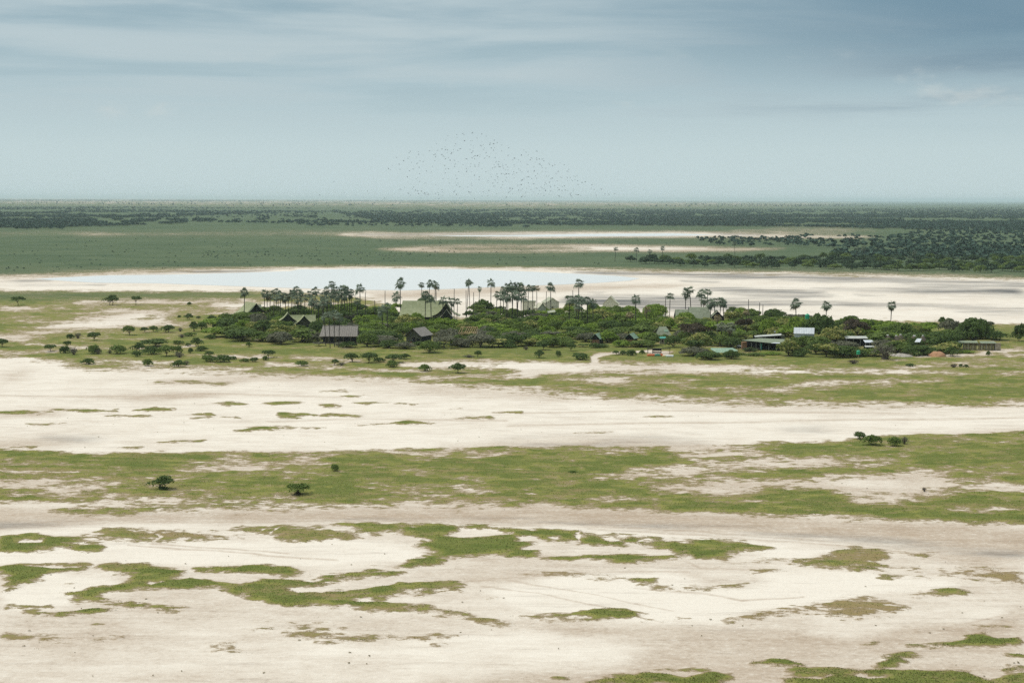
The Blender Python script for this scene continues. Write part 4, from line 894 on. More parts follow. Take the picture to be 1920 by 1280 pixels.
MB().box(34 * k, 41 * k, 6.2, 9.4, 0, 26 * k).build('grey_panel', M['canvas_wall'], o)
MB().box(-44 * k, -35 * k, .6, 2.8, 0, 15 * k).build('brick_room', M['brick'], o)
MB().box(-35 * k, 44 * k, 3.6, 3.8, 0, 16 * k).build('inner_wall', M['shade'], o)
MB().box(-10.5 * k, -7.5 * k, -.3, 1.2, 0, 13.5 * k).build('teal_panel', M['iron_teal'], o)
posts(o, [(-27.5 * k, -.2), (-19 * k, -.5), (-11 * k, -.8), (4 * k, -1.6), (18 * k, -2.2), (34 * k, -2.2)], 15 * k, 'iron_grey', .06)
posts(o, [(-14 * k, 6.3), (4 * k, 6.3), (22 * k, 6.3)], 23 * k, 'iron_grey', .06)
def fence(name, px0, px1, py, hpx, label, rails=3, step=2.2, mat='pole'):
    a = gp(px0, py); b = gp(px1, py); o, k = site(name, (px0 + px1) / 2, py, label, 'fence'); ln = b[0] - a[0]; n = max(2, int(ln / step))
    for i in range(n + 1): MB().tube([(-ln / 2 + ln * i / n, 0, -.1), (-ln / 2 + ln * i / n, 0, hpx * k)], .06, 5).build('post', M[mat], o)
    for r_ in range(rails):
        zz_ = hpx * k * (.25 + .7 * r_ / max(1, rails - 1)); MB().tube([(-ln / 2 - .1, -.07, zz_), (ln / 2 + .1, -.07, zz_)], .055, 5).build('rail', M[mat], o)
    return o
fence('rail_fence', 1356, 1426, 661, 9.5, 'dark rail fence in front of the open workshop', 4)
o, k = site('carport', 1358, 668, 'low green sheet roof among bushes, left of the workshop fence', 'carport', math.radians(0))
MB().slab([(-26 * k, -1.0, 13.6 * k), (-16 * k, -3.0, 8.6 * k), (17 * k, -2.4, 9.2 * k), (26 * k, .5, 11 * k), (18 * k, 3, 14.6 * k), (-24 * k, 2.6, 14.4 * k)], .08).build('roof', M['iron_green'], o)
posts(o, [(-18 * k, -2.2), (0, -2.2), (15 * k, -2), (-20 * k, 2.2), (16 * k, 2.2)], 9 * k, 'pole')

# white 4x4 seen from the front
o, k = site('parked_car', 1386.5, 653, 'small white car facing the camera, beside the open workshop', 'car', 0)
W2 = 3.9 * k
cs = lambda y, w_, z0, z1: [(-w_, y, z0), (w_, y, z0), (w_ * .96, y, z1), (-w_ * .96, y, z1)]
def loft(mb, secs):
    n = len(secs[0]); V = [p for s_ in secs for p in s_]; FF = [tuple(range(n - 1, -1, -1)), tuple((len(secs) - 1) * n + i for i in range(n))]
    for j in range(len(secs) - 1):
        for i in range(n): FF.append((j * n + i, j * n + (i + 1) % n, (j + 1) * n + (i + 1) % n, (j + 1) * n + i))
    return mb.add(V, FF)
bd = loft(MB(), [cs(0, W2 * .9, .35, .75), cs(.15, W2, .32, .86), cs(1.1, W2, .32, .95), cs(3.5, W2, .32, 1.0), cs(3.6, W2 * .95, .4, .95)]); bd.build('body', M['car_white'], o)
loft(MB(), [cs(1.05, W2 * .92, .95, 1.0), cs(1.55, W2 * .86, .95, 1.58), cs(3.3, W2 * .86, .95, 1.6), cs(3.5, W2 * .9, .95, 1.05)]).build('cabin', M['car_white'], o)
MB().slab([(-W2 * .82, 1.1, 1.04), (W2 * .82, 1.1, 1.04), (W2 * .76, 1.48, 1.5), (-W2 * .76, 1.48, 1.5)], -.03).build('windscreen', M['glass'], o)
for s in (-1, 1):
    MB().box(s * W2 * .68 - .12, s * W2 * .68 + .12, -.03, .03, .58, .74).build('headlight', M['glass'], o)
    for y in (.65, 2.8):
        wl = MB().tube([(s * W2 * .8, y, .3), (s * (W2 + .02), y, .3)], .3, 14).build('wheel', M['rubber'], o)
        MB().tube([(s * (W2 + .0), y, .3), (s * (W2 + .04), y, .3)], .17, 10).build('rim', M['iron_grey'], wl)
MB().box(-W2 * .5, W2 * .5, -.04, .02, .42, .6).build('grille', M['glass'], o)
MB().box(-W2 * .95, W2 * .95, -.1, .0, .3, .42).build('bumper', M['rubber'], o)

# 14  white iron shed
o, k = site('white_shed', 1508, 644, 'shed with bright white iron roof, right of the workshop', 'shed', math.radians(-12))
zr, ze = 29 * k, 18.5 * k
ro = roof_x(MB(), -20 * k, 18 * k, 2.5, 2.7, zr, ze, 0, .07).build('roof', M['iron_white'], o)
for i in range(9): MB().tube([(-19 * k + i * 36 * k / 8, 2.5, zr + .02), (-19 * k + i * 36 * k / 8, -.2, ze + .02)], .045, 4).build('roof_seam', M['iron_white'], ro)
gable_wall_x(MB(), 17 * k, 2.5, 2.3, zr - .2, ze, 0).build('gable_wall', M['iron_grey'], o)
MB().box(-19 * k, 17 * k, .3, .42, 0, ze).build('front_wall', M['iron_white'], o)
MB().box(-4 * k, 4 * k, .2, .28, 0, 2.4).build('door', M['shade'], o)
o, k = site('water_tank_stand', 1513, 628, 'tall dark stand under the green water tank', 'stand', 0)
for x in (-4 * k, 4 * k):
    for y in (-.7, .7): MB().tube([(x, y, -.1), (x * .92, y * .92, 29 * k)], .07, 5).build('leg', M['pole'], o)
MB().box(-5 * k, 5 * k, -1.0, 1.0, 29 * k, 30 * k).build('platform', M['timber'], o)
MB().tube([(-4 * k, -.7, 3 * k), (4 * k, -.7, 27 * k)], .05, 4).tube([(4 * k, -.7, 3 * k), (-4 * k, -.7, 27 * k)], .05, 4).build('brace', M['pole'], o)
def tank(px, py, wpx, hpx, zpx, label):
    o, k = site('water_tank', px, py, label, 'water tank'); o.location.z = zpx * k
    r, h = wpx * k / 2, hpx * k
    prof = [(0, .96), (.03, 1), (.2, 1), (.22, 1.03), (.26, 1), (.46, 1), (.48, 1.03), (.52, 1), (.72, 1), (.74, 1.03), (.8, .98), (.9, .75), (.97, .35)]
    MB().tube([(0, 0, a * h) for a, q in prof], [r * q for a, q in prof], 20).build('body', M['tank'], o)
    MB().tube([(0, 0, .96 * h), (0, 0, 1.03 * h)], r * .3, 12).build('lid', M['tank'], o)
tank(1513, 628, 8, 10, 30, 'round green plastic water tank on a tall stand, above the trees')
o, k = site('tank_pillar', 1609, 678, 'thin pale post under the low green tank', 'post')
MB().tube([(0, 0, -.1), (0, 0, 13 * k)], .09, 6).build('post', M['timber_new'], o); MB().box(-3.5 * k, 3.5 * k, -.6, .6, 13 * k, 13.6 * k).build('platform', M['timber'], o)
tank(1609, 678, 7, 8, 13.6, 'small green tank on a thin post, at the front edge of the camp')

# 16  sheds, round thatched huts and shelters on the right
def lean_to(px, py, wpx, z0px, z1px, label, roof, name='shed', depth=3.0, wall='shade', rz=0.0, group=None):
    o, k = site(name, px, py, label, 'shed', math.radians(rz), group)
    hw = wpx * k / 2
    MB().slab([(-hw, -.4, z0px * k), (hw, -.4, z0px * k), (hw, depth, z1px * k), (-hw, depth, z1px * k)], .08).build('roof', M[roof], o)
    MB().box(-hw + .2, hw - .2, depth - .4, depth - .25, 0, z0px * k - .1).build('rear_wall', M[wall], o)
    n = max(2, int(hw)); posts(o, [(-hw + .2 + (2 * hw - .4) * i / n, -.2) for i in range(n + 1)], z0px * k - .05, 'iron_grey', .05)
    return o
lean_to(1562, 648, 18, 16, 18.5, 'low shed with thin white roof edge, left of the dark umbrella tree', 'iron_white')
lean_to(1606, 650, 42, 16, 19, 'long low shed with teal-grey roof under the dark umbrella tree', 'iron_grey')
lean_to(1630, 655, 17, 13.4, 16.4, 'shed with bright white roof below the long teal-grey one', 'iron_white')
lean_to(1631, 659, 18, 9, 10.5, 'lowest pale shelf-like shed roof, in front of the bright white one', 'iron_grey', depth=1.5)
def round_hut(px, py, wpx, hpx, label):
    o, k = site('round_hut', px, py, label, 'hut', 0, 'round thatched huts'); r = wpx * k / 2; h = hpx * k
    MB().tube([(0, 0, 0), (0, 0, h * .45)], r * .8, 14).build('wall', M['plaster'], o)
    MB().tube([(0, 0, h * .38), (0, 0, h * .7), (0, 0, h * .95)], [r * 1.1, r * .62, r * .16], 14).build('thatch_roof', M['thatch'], o)
    MB().tube([(0, 0, h * .93), (0, 0, h * 1.0)], [r * .24, r * .14], 10).build('roof_cap', M['iron_grey'], o)
    MB().box(-.4, .4, -r * .83, -r * .75, 0, min(1.9, h * .4)).build('door', M['shade'], o)
for i, (x, y, w_, h_) in enumerate(((1664, 650, 24, 23), (1680, 650, 20, 22), (1688, 647, 20, 21), (1714, 652, 26, 24), (1730, 650, 18, 22))):
    round_hut(x, y, w_, h_, ('leftmost of the five round thatched huts', 'second round thatched hut from the left', 'middle round thatched hut of the five', 'fourth round thatched hut, behind the blue-grey sheet roof', 'rightmost of the five round thatched huts')[i])
o, k = site('tilted_roof_stand', 1721, 657, 'small blue-grey iron roof sheet tilted on a thin frame', 'shelter', math.radians(-10))
MB().slab([(-7 * k, -1.2, 16.5 * k), (3 * k, -1.2, 16.5 * k), (7 * k, 1.4, 22 * k), (-1.5 * k, 1.4, 22 * k)], .07).build('roof', M['iron_white'], o)
posts(o, [(-5 * k, -1), (2 * k, -1), (5 * k, 1.1), (-1 * k, 1.1)], 16.5 * k, 'pole', .05)
o, k = site('timber_shelter', 1838, 657, 'long timber-walled shelter with thin pale roof, at the far right of the camp', 'shelter', 0)
MB().slab([(-42 * k, -.4, 14.6 * k), (-5 * k, -.4, 14.6 * k), (-2 * k, 3, 17 * k), (-38 * k, 3, 17 * k)], .08).build('roof', M['iron_olive'], o)
MB().slab([(0, -.4, 14 * k), (30 * k, -.4, 14 * k), (30 * k, 3, 16.4 * k), (2 * k, 3, 16.4 * k)], .08).build('roof', M['iron_olive'], o)
for i, x in enumerate(np.linspace(-30, 37, 24)):
    if -6 < x < -1: continue
    MB().box(x * k - .2, x * k + .2, 1.0 + .03 * (i % 2), 1.08 + .03 * (i % 2), 0, 13.4 * k).build('plank', M['timber'], o)
MB().box(28 * k, 38 * k, -.2, .9, 0, 14 * k).build('end_room', M['plaster'], o)
posts(o, [(-40 * k + i * 8.5 * k, -.2) for i in range(9)], 14 * k, 'iron_grey', .05)
o, k = site('dish_antenna', 1452.5, 640, 'small round white dish on a pole above the bushes', 'dish')
MB().tube([(0, 0, 0), (0, 0, 18 * k)], .05, 6).build('mast', M['pole'], o)
MB().tube([(0, .18, 18.4 * k), (0, 0, 18.4 * k), (0, -.12, 18.4 * k)], [.1, .3, .36], 14).build('dish', M['car_white'], o)
M['car_white'].name = 'white_enamel'

# bare poles rising from the bush
for i, (x, t_, b_, lab) in enumerate(((685.5, 548, 604, 'bare dark pole right of the single palm on the left skyline'), (703, 563, 606, 'short bare pole between the grey lodge and the mess tent'), (722, 545, 604, 'tall bare pole left of the shaggy palm against the pan'), (784, 568, 606, 'stubby bare pole in front of the mess tent'), (818.5, 545, 600, 'bare pole just right of the three skyline palms'), (851.5, 541, 600, 'bare pole alone against the pan between palm groups'), (874, 544, 596, 'bare pole left of the paired skyline palms'), (888, 548, 596, 'bare pole right of the paired skyline palms'), (1024, 546, 592, 'bare pole left of the single palm by the cream tents'), (1074, 544, 592, 'bare pole left of the tall single palm at centre right'), (1247.5, 557, 604, 'bare pole beside the leaning palm left of the broad roof'), (1402.5, 561, 612, 'leftmost of the three bare poles right of the palm grove'), (1423, 567, 616, 'middle and tallest of the three bare poles right of the palm grove'), (1430, 571, 612, 'rightmost of the three bare poles right of the palm grove'))):
    o, k = site('bare_pole', x, b_, lab, 'pole', 0, 'bare poles standing in the camp')
    MB().tube([(0, 0, -.1), (random.uniform(-.1, .1), 0, (b_ - t_) * k * .5), (random.uniform(-.15, .15), 0, (b_ - t_) * k)], [.17, .15, .12], 6).build('shaft', M['pole'], o)
    MB().tube([(0, 0, -.1), (0, 0, .5)], [.24, .18], 6).build('foot', M['bark_palm'], o)
# ------------------------------------------------------------------ palms
PG = {'a': '%s in the clump behind the twin-gabled tent', 'b': '%s in the dense grove behind the grey-roofed lodge', 'c': '%s of the slim four before the grey-roofed lodge',
      'd': '%s in the row in front of the mess tent', 'e': '%s in the densest clump at the camp centre', 'f': '%s of the grey-leaved cluster right of the cream tents', 'g': '%s of the tight grove beside the broad roof', 'h': '%s pale shaggy palm in front of the brown umbrella tree'}
GN_ = {'a': 'palms behind the twin-gabled tent', 'b': 'palm grove behind the lodge', 'c': 'palms before the lodge', 'd': 'palms before the mess tent', 'e': 'central palm clump', 'f': 'grey palm cluster', 'g': 'palm grove by the broad roof', 'h': 'pale shaggy palms'}
PALMS = [(458, 541, 602, 'lone slim palm standing before the leftmost tent', 16), (676, 534, 592, 'single palm on the left skyline beside a bare pole', 17), (751, 523, 592, 'tall palm with a second tuft of fronds below its crown, against the water', 18), (742, 548, 588, 'short bushy palm left of the mess tent roof', 17),
 (791, 529, 596, 'leftmost yellowish palm of the three skyline palms behind the mess tent', 11), (803, 525, 598, 'middle palm of the three skyline palms behind the mess tent', 13), (815, 527, 598, 'rightmost palm of the three skyline palms behind the mess tent', 15),
 (875, 524, 594, 'left one of the paired slim palms against the water', 12), (881.5, 524, 596, 'right one of the paired slim palms against the water', 13), (897, 537, 588, 'small thin palm between the slim pair and the central clump', 10), (920, 523, 590, 'single tall palm just left of the central clump', 16), (931, 546, 600, 'shorter palm leaning on the left of the central clump', 14),
 (989, 534, 604, 'leftmost palm of the trio right of the central clump', 14), (999, 534, 602, 'middle palm of the trio right of the central clump', 13), (1007, 535, 600, 'yellowing palm, rightmost of the trio by the central clump', 13), (1032.5, 532, 600, 'single palm between the cream store and the grey palm cluster', 15), (1085.5, 524, 596, 'tall single round-headed palm against the pan at centre right', 17),
 (1192, 552, 622, 'stout palm alone in bright bushes right of the pyramid tent', 20), (1255, 549, 606, 'leaning palm beside a bare pole left of the broad roof', 15), (1284, 542, 606, 'left one of the two tall palms above the broad roof', 16), (1297, 537, 606, 'right and taller of the two tall palms above the broad roof', 17), (1315, 543, 606, 'full-headed palm just right of the two above the broad roof', 16), (1326, 541, 604, 'slim palm rising behind the tight grove beside the broad roof', 14),
 (1493, 561, 612, 'thick-headed palm above the bright green trees on the right', 19), (1549, 566, 614, 'palm half sunk in trees, right of the green water tank', 16), (1669, 565, 622, 'rightmost palm of the camp, slim and alone against the pan', 17),
 (717, 574, 628, 'left palm of the bushy pair right of the grey-roofed lodge', 17), (726, 568, 630, 'right palm of the bushy pair right of the grey-roofed lodge', 17), (670, 558, 606, 'half-hidden palm at the right edge of the lodge grove', 15), (856, 560, 612, 'dull palm at the right end of the mess tent porch', 14)]
PALMS += [(x, t, b, 'a', c) for x, t, b, c in ((496, 543, 600, 15), (505, 545, 602, 15), (518, 541, 600, 14), (526, 545, 604, 16), (545, 544, 600, 14), (550, 542, 602, 13), (557, 536, 600, 15), (563, 543, 602, 12), (536, 552, 602, 14), (571, 552, 604, 15), (560, 556, 606, 15), (584, 560, 608, 15), (512, 553, 606, 13), (501, 549, 600, 13), (522, 550, 602, 14), (541, 550, 602, 13), (553, 549, 603, 14), (566, 547, 601, 13))]
PALMS += [(x, t, b, 'b', c) for x, t, b, c in ((591, 539, 602, 16), (612, 538, 604, 16), (623, 527, 604, 14), (629, 537, 602, 15), (638, 534, 604, 16), (645, 535, 602, 15), (652, 538, 604, 15), (660, 541, 602, 12), (604, 548, 606, 16), (618, 547, 608, 16), (598, 562, 622, 18), (607, 560, 624, 18), (648, 550, 606, 15), (634, 548, 606, 15), (580, 546, 602, 13), (626, 544, 600, 15), (642, 542, 600, 15), (655, 546, 602, 14), (614, 556, 612, 16), (590, 555, 610, 15))]
PALMS += [(x, t, b, 'c', c) for x, t, b, c in ((611, 586, 650, 14), (619, 584, 654, 15), (627, 582, 651, 17), (635, 587, 652, 16))]
PALMS += [(x, t, b, 'd', c) for x, t, b, c in ((797, 545, 614, 17), (809, 553, 615, 18), (830, 555, 613, 18), (846, 558, 612, 17))]
PALMS += [(x, t, b, 'e', c) for x, t, b, c in ((944, 536, 606, 16), (952, 532, 608, 17), (961, 528, 606, 18), (969, 529, 606, 18), (977, 534, 608, 17), (948, 548, 614, 18), (959, 546, 614, 17), (970, 547, 612, 18), (981, 550, 610, 15), (939, 552, 612, 14))]
PALMS += [(x, t, b, 'f', c) for x, t, b, c in ((1067, 554, 618, 19), (1082, 553, 620, 18), (1092, 556, 618, 18), (1102, 556, 620, 19), (1112, 560, 618, 17), (1086, 566, 622, 17))]
PALMS += [(x, t, b, 'g', c) for x, t, b, c in ((1332, 561, 612, 17), (1340, 558, 610, 17), (1349, 558, 611, 17), (1357, 561, 610, 16), (1318, 556, 608, 15))]
SEEN = {}
PALMS.sort(key=lambda q: q[0])
ORD = ['first', 'second', 'third', 'fourth', 'fifth', 'sixth', 'seventh', 'eighth', 'ninth', 'tenth', 'eleventh', 'twelfth', 'thirteenth', 'fourteenth', 'fifteenth', 'sixteenth', 'seventeenth', 'eighteenth', 'nineteenth', 'twentieth', 'twenty-first', 'twenty-second', 'twenty-third', 'twenty-fourth']
for x, t, b, lab, c in PALMS:
    g = None
    if len(lab) == 1:
        g = GN_[lab]; SEEN[lab] = SEEN.get(lab, 0) + 1; lab = PG[lab] % (ORD[SEEN[lab] - 1] + ' palm from the left')
    yel = 'yellow' in lab
    palm(x, t, b, lab, g, c, 'leaf_palm_dry' if 'yellowing' in lab else 'leaf_palm', .9 if 'second tuft' in lab else .4)
for x, t, b, q in ((1352, 603, 646, 'left'), (1368, 604, 648, 'right')): palm(x, t, b, PG['h'] % q, GN_['h'], 19, 'leaf_palm_pale', .7)
for x, t, b, lab in ((1183, 584, 622, 'small withered palm with hanging straw fronds, left of its twin'), (1213, 575, 622, 'withered palm with pale hanging skirt in bright bushes'), (1345, 590, 632, 'withered yellow-topped palm beside the brown umbrella tree'), (1399, 579, 640, 'withered palm with long skirt left of the bright green trees')):
    palm(x, t, b, lab, 'withered palms', 12, 'leaf_palm_dry', 1.0)
for x, t, b, lab, c in ((1153, 463, 490, 'leftmost of the far palms beyond the pan', 9), (1194, 464, 492, 'second far palm beyond the pan', 9), (1218, 467.5, 494, 'shortest far palm beyond the pan, third in the row', 9), (1242, 461, 491, 'fourth far palm beyond the pan', 9), (1378.5, 453, 497, 'tallest far palm, rising from the far thicket', 8), (1606, 462, 486, 'left palm of the distant pair in the right-hand woodland', 9), (1619, 463, 486, 'right palm of the distant pair in the right-hand woodland', 9), (1714, 470, 492, 'lone distant palm deep in the right-hand woodland', 8)):
    palm(x, t, b, lab, 'far palms beyond the pan', c, skirt=0)

# ------------------------------------------------------------------ bushes of the camp
CAMP_OUT = poly('395,618 420,606 480,602 500,594 560,590 640,588 700,584 740,590 800,592 870,582 930,590 1000,592 1060,590 1150,586 1250,592 1320,594 1400,600 1450,604 1520,610 1600,616 1680,622 1760,624 1850,624 1890,640 1880,658 1790,664 1700,670 1560,671 1420,671 1290,672 1266,664 1262,652 1200,654 1100,652 960,652 850,654 760,655 680,651 600,650 520,648 460,642 400,636')
YARD = poly('1204,648 1262,646 1275,660 1265,673 1200,673')
# what must stay in view: x range, lowest visible row, row of the foot
KEEP = [(440, 500, 585, 601), (520, 598, 608, 621), (595, 680, 641, 645), (754, 808, 640, 645), (858, 900, 624, 641), (806, 858, 592, 611), (748, 812, 579, 611), (1007, 1026, 582, 596), (1024, 1044, 587, 603), (1128, 1160, 570, 586), (985, 1004, 572, 588), (1022, 1050, 568, 583), (1107, 1138, 645, 645), (1175, 1204, 636, 645), (1230, 1258, 618, 637), (1234, 1254, 646, 646), (1264, 1366, 594, 611), (1385, 1490, 650, 657), (1487, 1531, 627, 644), (1555, 1572, 635, 648), (1586, 1628, 637, 650), (1620, 1640, 652, 659), (1656, 1676, 634, 650), (1704, 1730, 645, 657), (1800, 1880, 656, 657), (1330, 1386, 662, 668), (1740, 1776, 668, 668), (1356, 1426, 660, 661), (1600, 1616, 666, 678), (1508, 1518, 600, 628), (1668, 1692, 667, 668), (1860, 1920, 656, 640)]
FOOT = [(440, 496, 592, 602), (525, 595, 606, 622), (597, 678, 632, 646), (756, 808, 630, 646), (745, 870, 584, 614), (860, 900, 632, 643), (1262, 1368, 590, 613), (1385, 1492, 642, 659), (1484, 1534, 632, 646), (1105, 1136, 632, 647), (1172, 1200, 634, 647), (1228, 1262, 624, 648), (1796, 1880, 642, 659), (1584, 1642, 640, 660), (1338, 1388, 656, 670)]
BUSH_KINDS = {'leaf_dark': 'dark green bush', 'leaf_mid': 'mid green bush', 'leaf_bright': 'fresh bright green bush', 'leaf_yellow': 'bush with yellow-green flowering top', 'leaf_grey': 'grey leafless-looking thorn bush', 'leaf_brown': 'brownish thorn bush'}
LANDM = [(470, 596, 'the leftmost tent'), (557, 612, 'the twin-gabled tent'), (637, 640, 'the grey-roofed lodge'), (780, 642, 'the gabled house'), (880, 636, 'the timber roof frame'), (805, 600, 'the mess tent'), (960, 606, 'the central palm clump'), (960, 640, 'the open grass at the camp front'), (1018, 596, 'the bright cream tent'), (1090, 616, 'the grey palm cluster'), (1120, 642, 'the hut with the brown door'), (1144, 586, 'the pyramid tent'), (1185, 642, 'the half-hidden green-roofed hut'), (1192, 612, 'the stout lone palm'), (1243, 640, 'the block-walled room'), (1312, 606, 'the broad-roofed house'), (1300, 664, 'the yard'), (1360, 640, 'the pale shaggy palms'), (1436, 654, 'the open workshop'), (1440, 606, 'the three bare poles'), (1508, 640, 'the white shed'), (1515, 610, 'the green water tank'), (1609, 646, 'the long low shed'), (1609, 668, 'the small green tank'), (1669, 618, 'the rightmost palm'), (1700, 650, 'the round thatched huts'), (1757, 664, 'the reddish mound'), (1838, 650, 'the timber shelter')]
def bush_label(mat, px, py, wpx):
    b = min(LANDM, key=lambda q: ((q[0] - px) / 2.2) ** 2 + ((q[1] - py) * 1.6) ** 2)
    dx, dy = px - b[0], py - b[1]
    rel = ('in front of' if dy > 0 else 'behind') if abs(dy) * 3 > abs(dx) else ('right of' if dx > 0 else 'left of')
    size = 'wide ' if wpx > 54 else 'small ' if wpx < 34 else ''
    lab = size + BUSH_KINDS[mat] + ' ' + rel + ' ' + b[2]
    return lab, 'camp bushes: ' + lab
placed = []
def fit_height(px, py, wpx, hpx):
    for x0, x1, yb, foot in KEEP:
        if py > foot - 1 and px + wpx * .42 > x0 and px - wpx * .42 < x1: hpx = min(hpx, py - yb)
    return hpx
# big trees one can tell apart
BIG = [('bush', 'leaf_mid', 532, 624, 36, 26, 'bush hiding the left gable of the twin-gabled tent'), ('bush', 'leaf_dark', 594, 627, 30, 26, 'dark bush between the twin-gabled tent and the grey lodge'), ('bush', 'leaf_mid', 486, 610, 44, 25, 'green bush before the gable of the leftmost tent'), ('bush', 'leaf_dark', 655, 652, 34, 13, 'low dark bush before the right half of the grey lodge'), ('bush', 'leaf_mid', 690, 651, 40, 30, 'bush touching the right end of the grey lodge'), ('bush', 'leaf_mid', 1497, 654, 38, 27, 'bush hiding the front of the white shed'), ('bush', 'leaf_dark', 1522, 652, 32, 25, 'dark bush at the right corner of the white shed'), ('bush', 'leaf_mid', 1243, 641, 26, 16, 'bush before the grey-green hipped roof'), ('bush', 'leaf_mid', 757, 652, 24, 15, 'small bush at the left corner of the gabled house'), ('bush', 'leaf_bright', 781, 618, 36, 32, 'bright bush with fan-like top before the mess tent roof'), ('bush', 'leaf_yellow', 759, 619, 42, 32, 'yellow-topped bush before the left end of the mess tent'), ('bush', 'leaf_dark', 1262, 652, 30, 26, 'dark bush tree right of the block-walled room'), ('bush', 'leaf_mid', 1222, 648, 34, 26, 'green bush tree left of the block-walled room'), ('bush', 'leaf_bright', 1494, 634, 52, 44, 'broad bright green tree left of the green water tank'), ('bush', 'leaf_bright', 1441, 636, 40, 42, 'rounded bright green tree right of the three bare poles'), ('bush', 'leaf_bright', 1286, 612, 42, 27, 'bright yellow-green tree before the left wing of the broad roof'), ('bush', 'leaf_bright', 1244, 613, 24, 20, 'small round yellow-green tree behind the block-walled room'), ('bush', 'leaf_bright', 1365, 614, 30, 16, 'low yellow-green tree at the right gable of the broad roof'),
 ('bush', 'leaf_dark', 1540, 636, 62, 50, 'large dark green tree between the green tank and the umbrella trees'), ('bush', 'leaf_bright', 1526, 612, 26, 22, 'bright green tree on the skyline right of the green tank'), ('bush', 'leaf_bright', 1576, 617, 30, 22, 'bright green tree on the skyline behind the brown umbrella tree'),
 ('umbrella', 'leaf_brown', 1298, 648, 62, 42, 'wide brown umbrella thorn tree right of the block-walled room'), ('umbrella', 'leaf_brown', 1608, 638, 52, 34, 'dark brown umbrella thorn tree above the long low shed'), ('umbrella', 'leaf_brown', 1599, 626, 40, 28, 'brown umbrella thorn tree just behind the darker one'), ('umbrella', 'leaf_brown', 1396, 634, 34, 38, 'brownish thorn tree behind the withered palm'),
 ('bush', 'leaf_yellow', 1560, 648, 54, 37, 'olive dome-shaped tree left of the dark brown umbrella tree'), ('bush', 'leaf_mid', 1691, 640, 56, 40, 'full green tree left of the round thatched huts'), ('bush', 'leaf_dark', 1826, 646, 72, 50, 'largest dark green tree, above the timber shelter'), ('bush', 'leaf_dark', 1770, 656, 70, 38, 'wide dark green tree between round huts and timber shelter'), ('umbrella', 'leaf_grey', 1830, 630, 26, 34, 'thin-crowned grey tree poking above the largest dark tree'),
 ('small_tree', 'leaf_dark', 1376, 592, 22, 17, 'small round tree on the pan edge right of the palm grove'), ('small_tree', 'leaf_dark', 1599, 602, 15, 12, 'tiny round tree alone on the pan shore'), ('small_tree', 'leaf_dark', 1767, 611, 15, 17, 'left one of two touching trees on the pan shore'), ('small_tree', 'leaf_dark', 1780, 611, 13, 17, 'right one of two touching trees on the pan shore'), ('bush', 'leaf_dark', 1805, 628, 26, 28, 'dark tree left of the largest one'), ('bush', 'leaf_dark', 1911, 640, 26, 38, 'dark tree cut by the right edge of the photo'), ('small_tree', 'leaf_dark', 1857, 612, 12, 10, 'tiny tree just right of the largest dark tree'),
 ('bush', 'leaf_dark', 905, 590, 42, 32, 'dark dome tree left of the central palm clump'), ('bush', 'leaf_dark', 800, 571, 34, 15, 'dark bush on the shore just behind the mess tent'), ('bush', 'leaf_mid', 805, 662, 40, 24, 'rounded green bush on the grass right of the gabled house'), ('bush', 'leaf_yellow', 1480, 668, 42, 34, 'olive bush before the white shed'), ('bush', 'leaf_yellow', 1310, 660, 50, 36, 'olive and yellow bush before the brown umbrella tree'), ('bush', 'leaf_dark', 1372, 674, 30, 19, 'dark bush before the low green sheet roof'), ('thorn', 'leaf_grey', 1660, 674, 46, 34, 'big grey thorn bush right of the small green tank'),
 ('bush', 'leaf_dark', 1330, 675, 46, 18, 'wide low dark green bush right of the yard')]
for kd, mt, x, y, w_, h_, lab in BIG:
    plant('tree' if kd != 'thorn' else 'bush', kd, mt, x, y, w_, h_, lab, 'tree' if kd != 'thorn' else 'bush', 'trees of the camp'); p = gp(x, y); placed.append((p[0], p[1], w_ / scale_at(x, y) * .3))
rb = np.random.default_rng(21); nb = 0
cand = 0
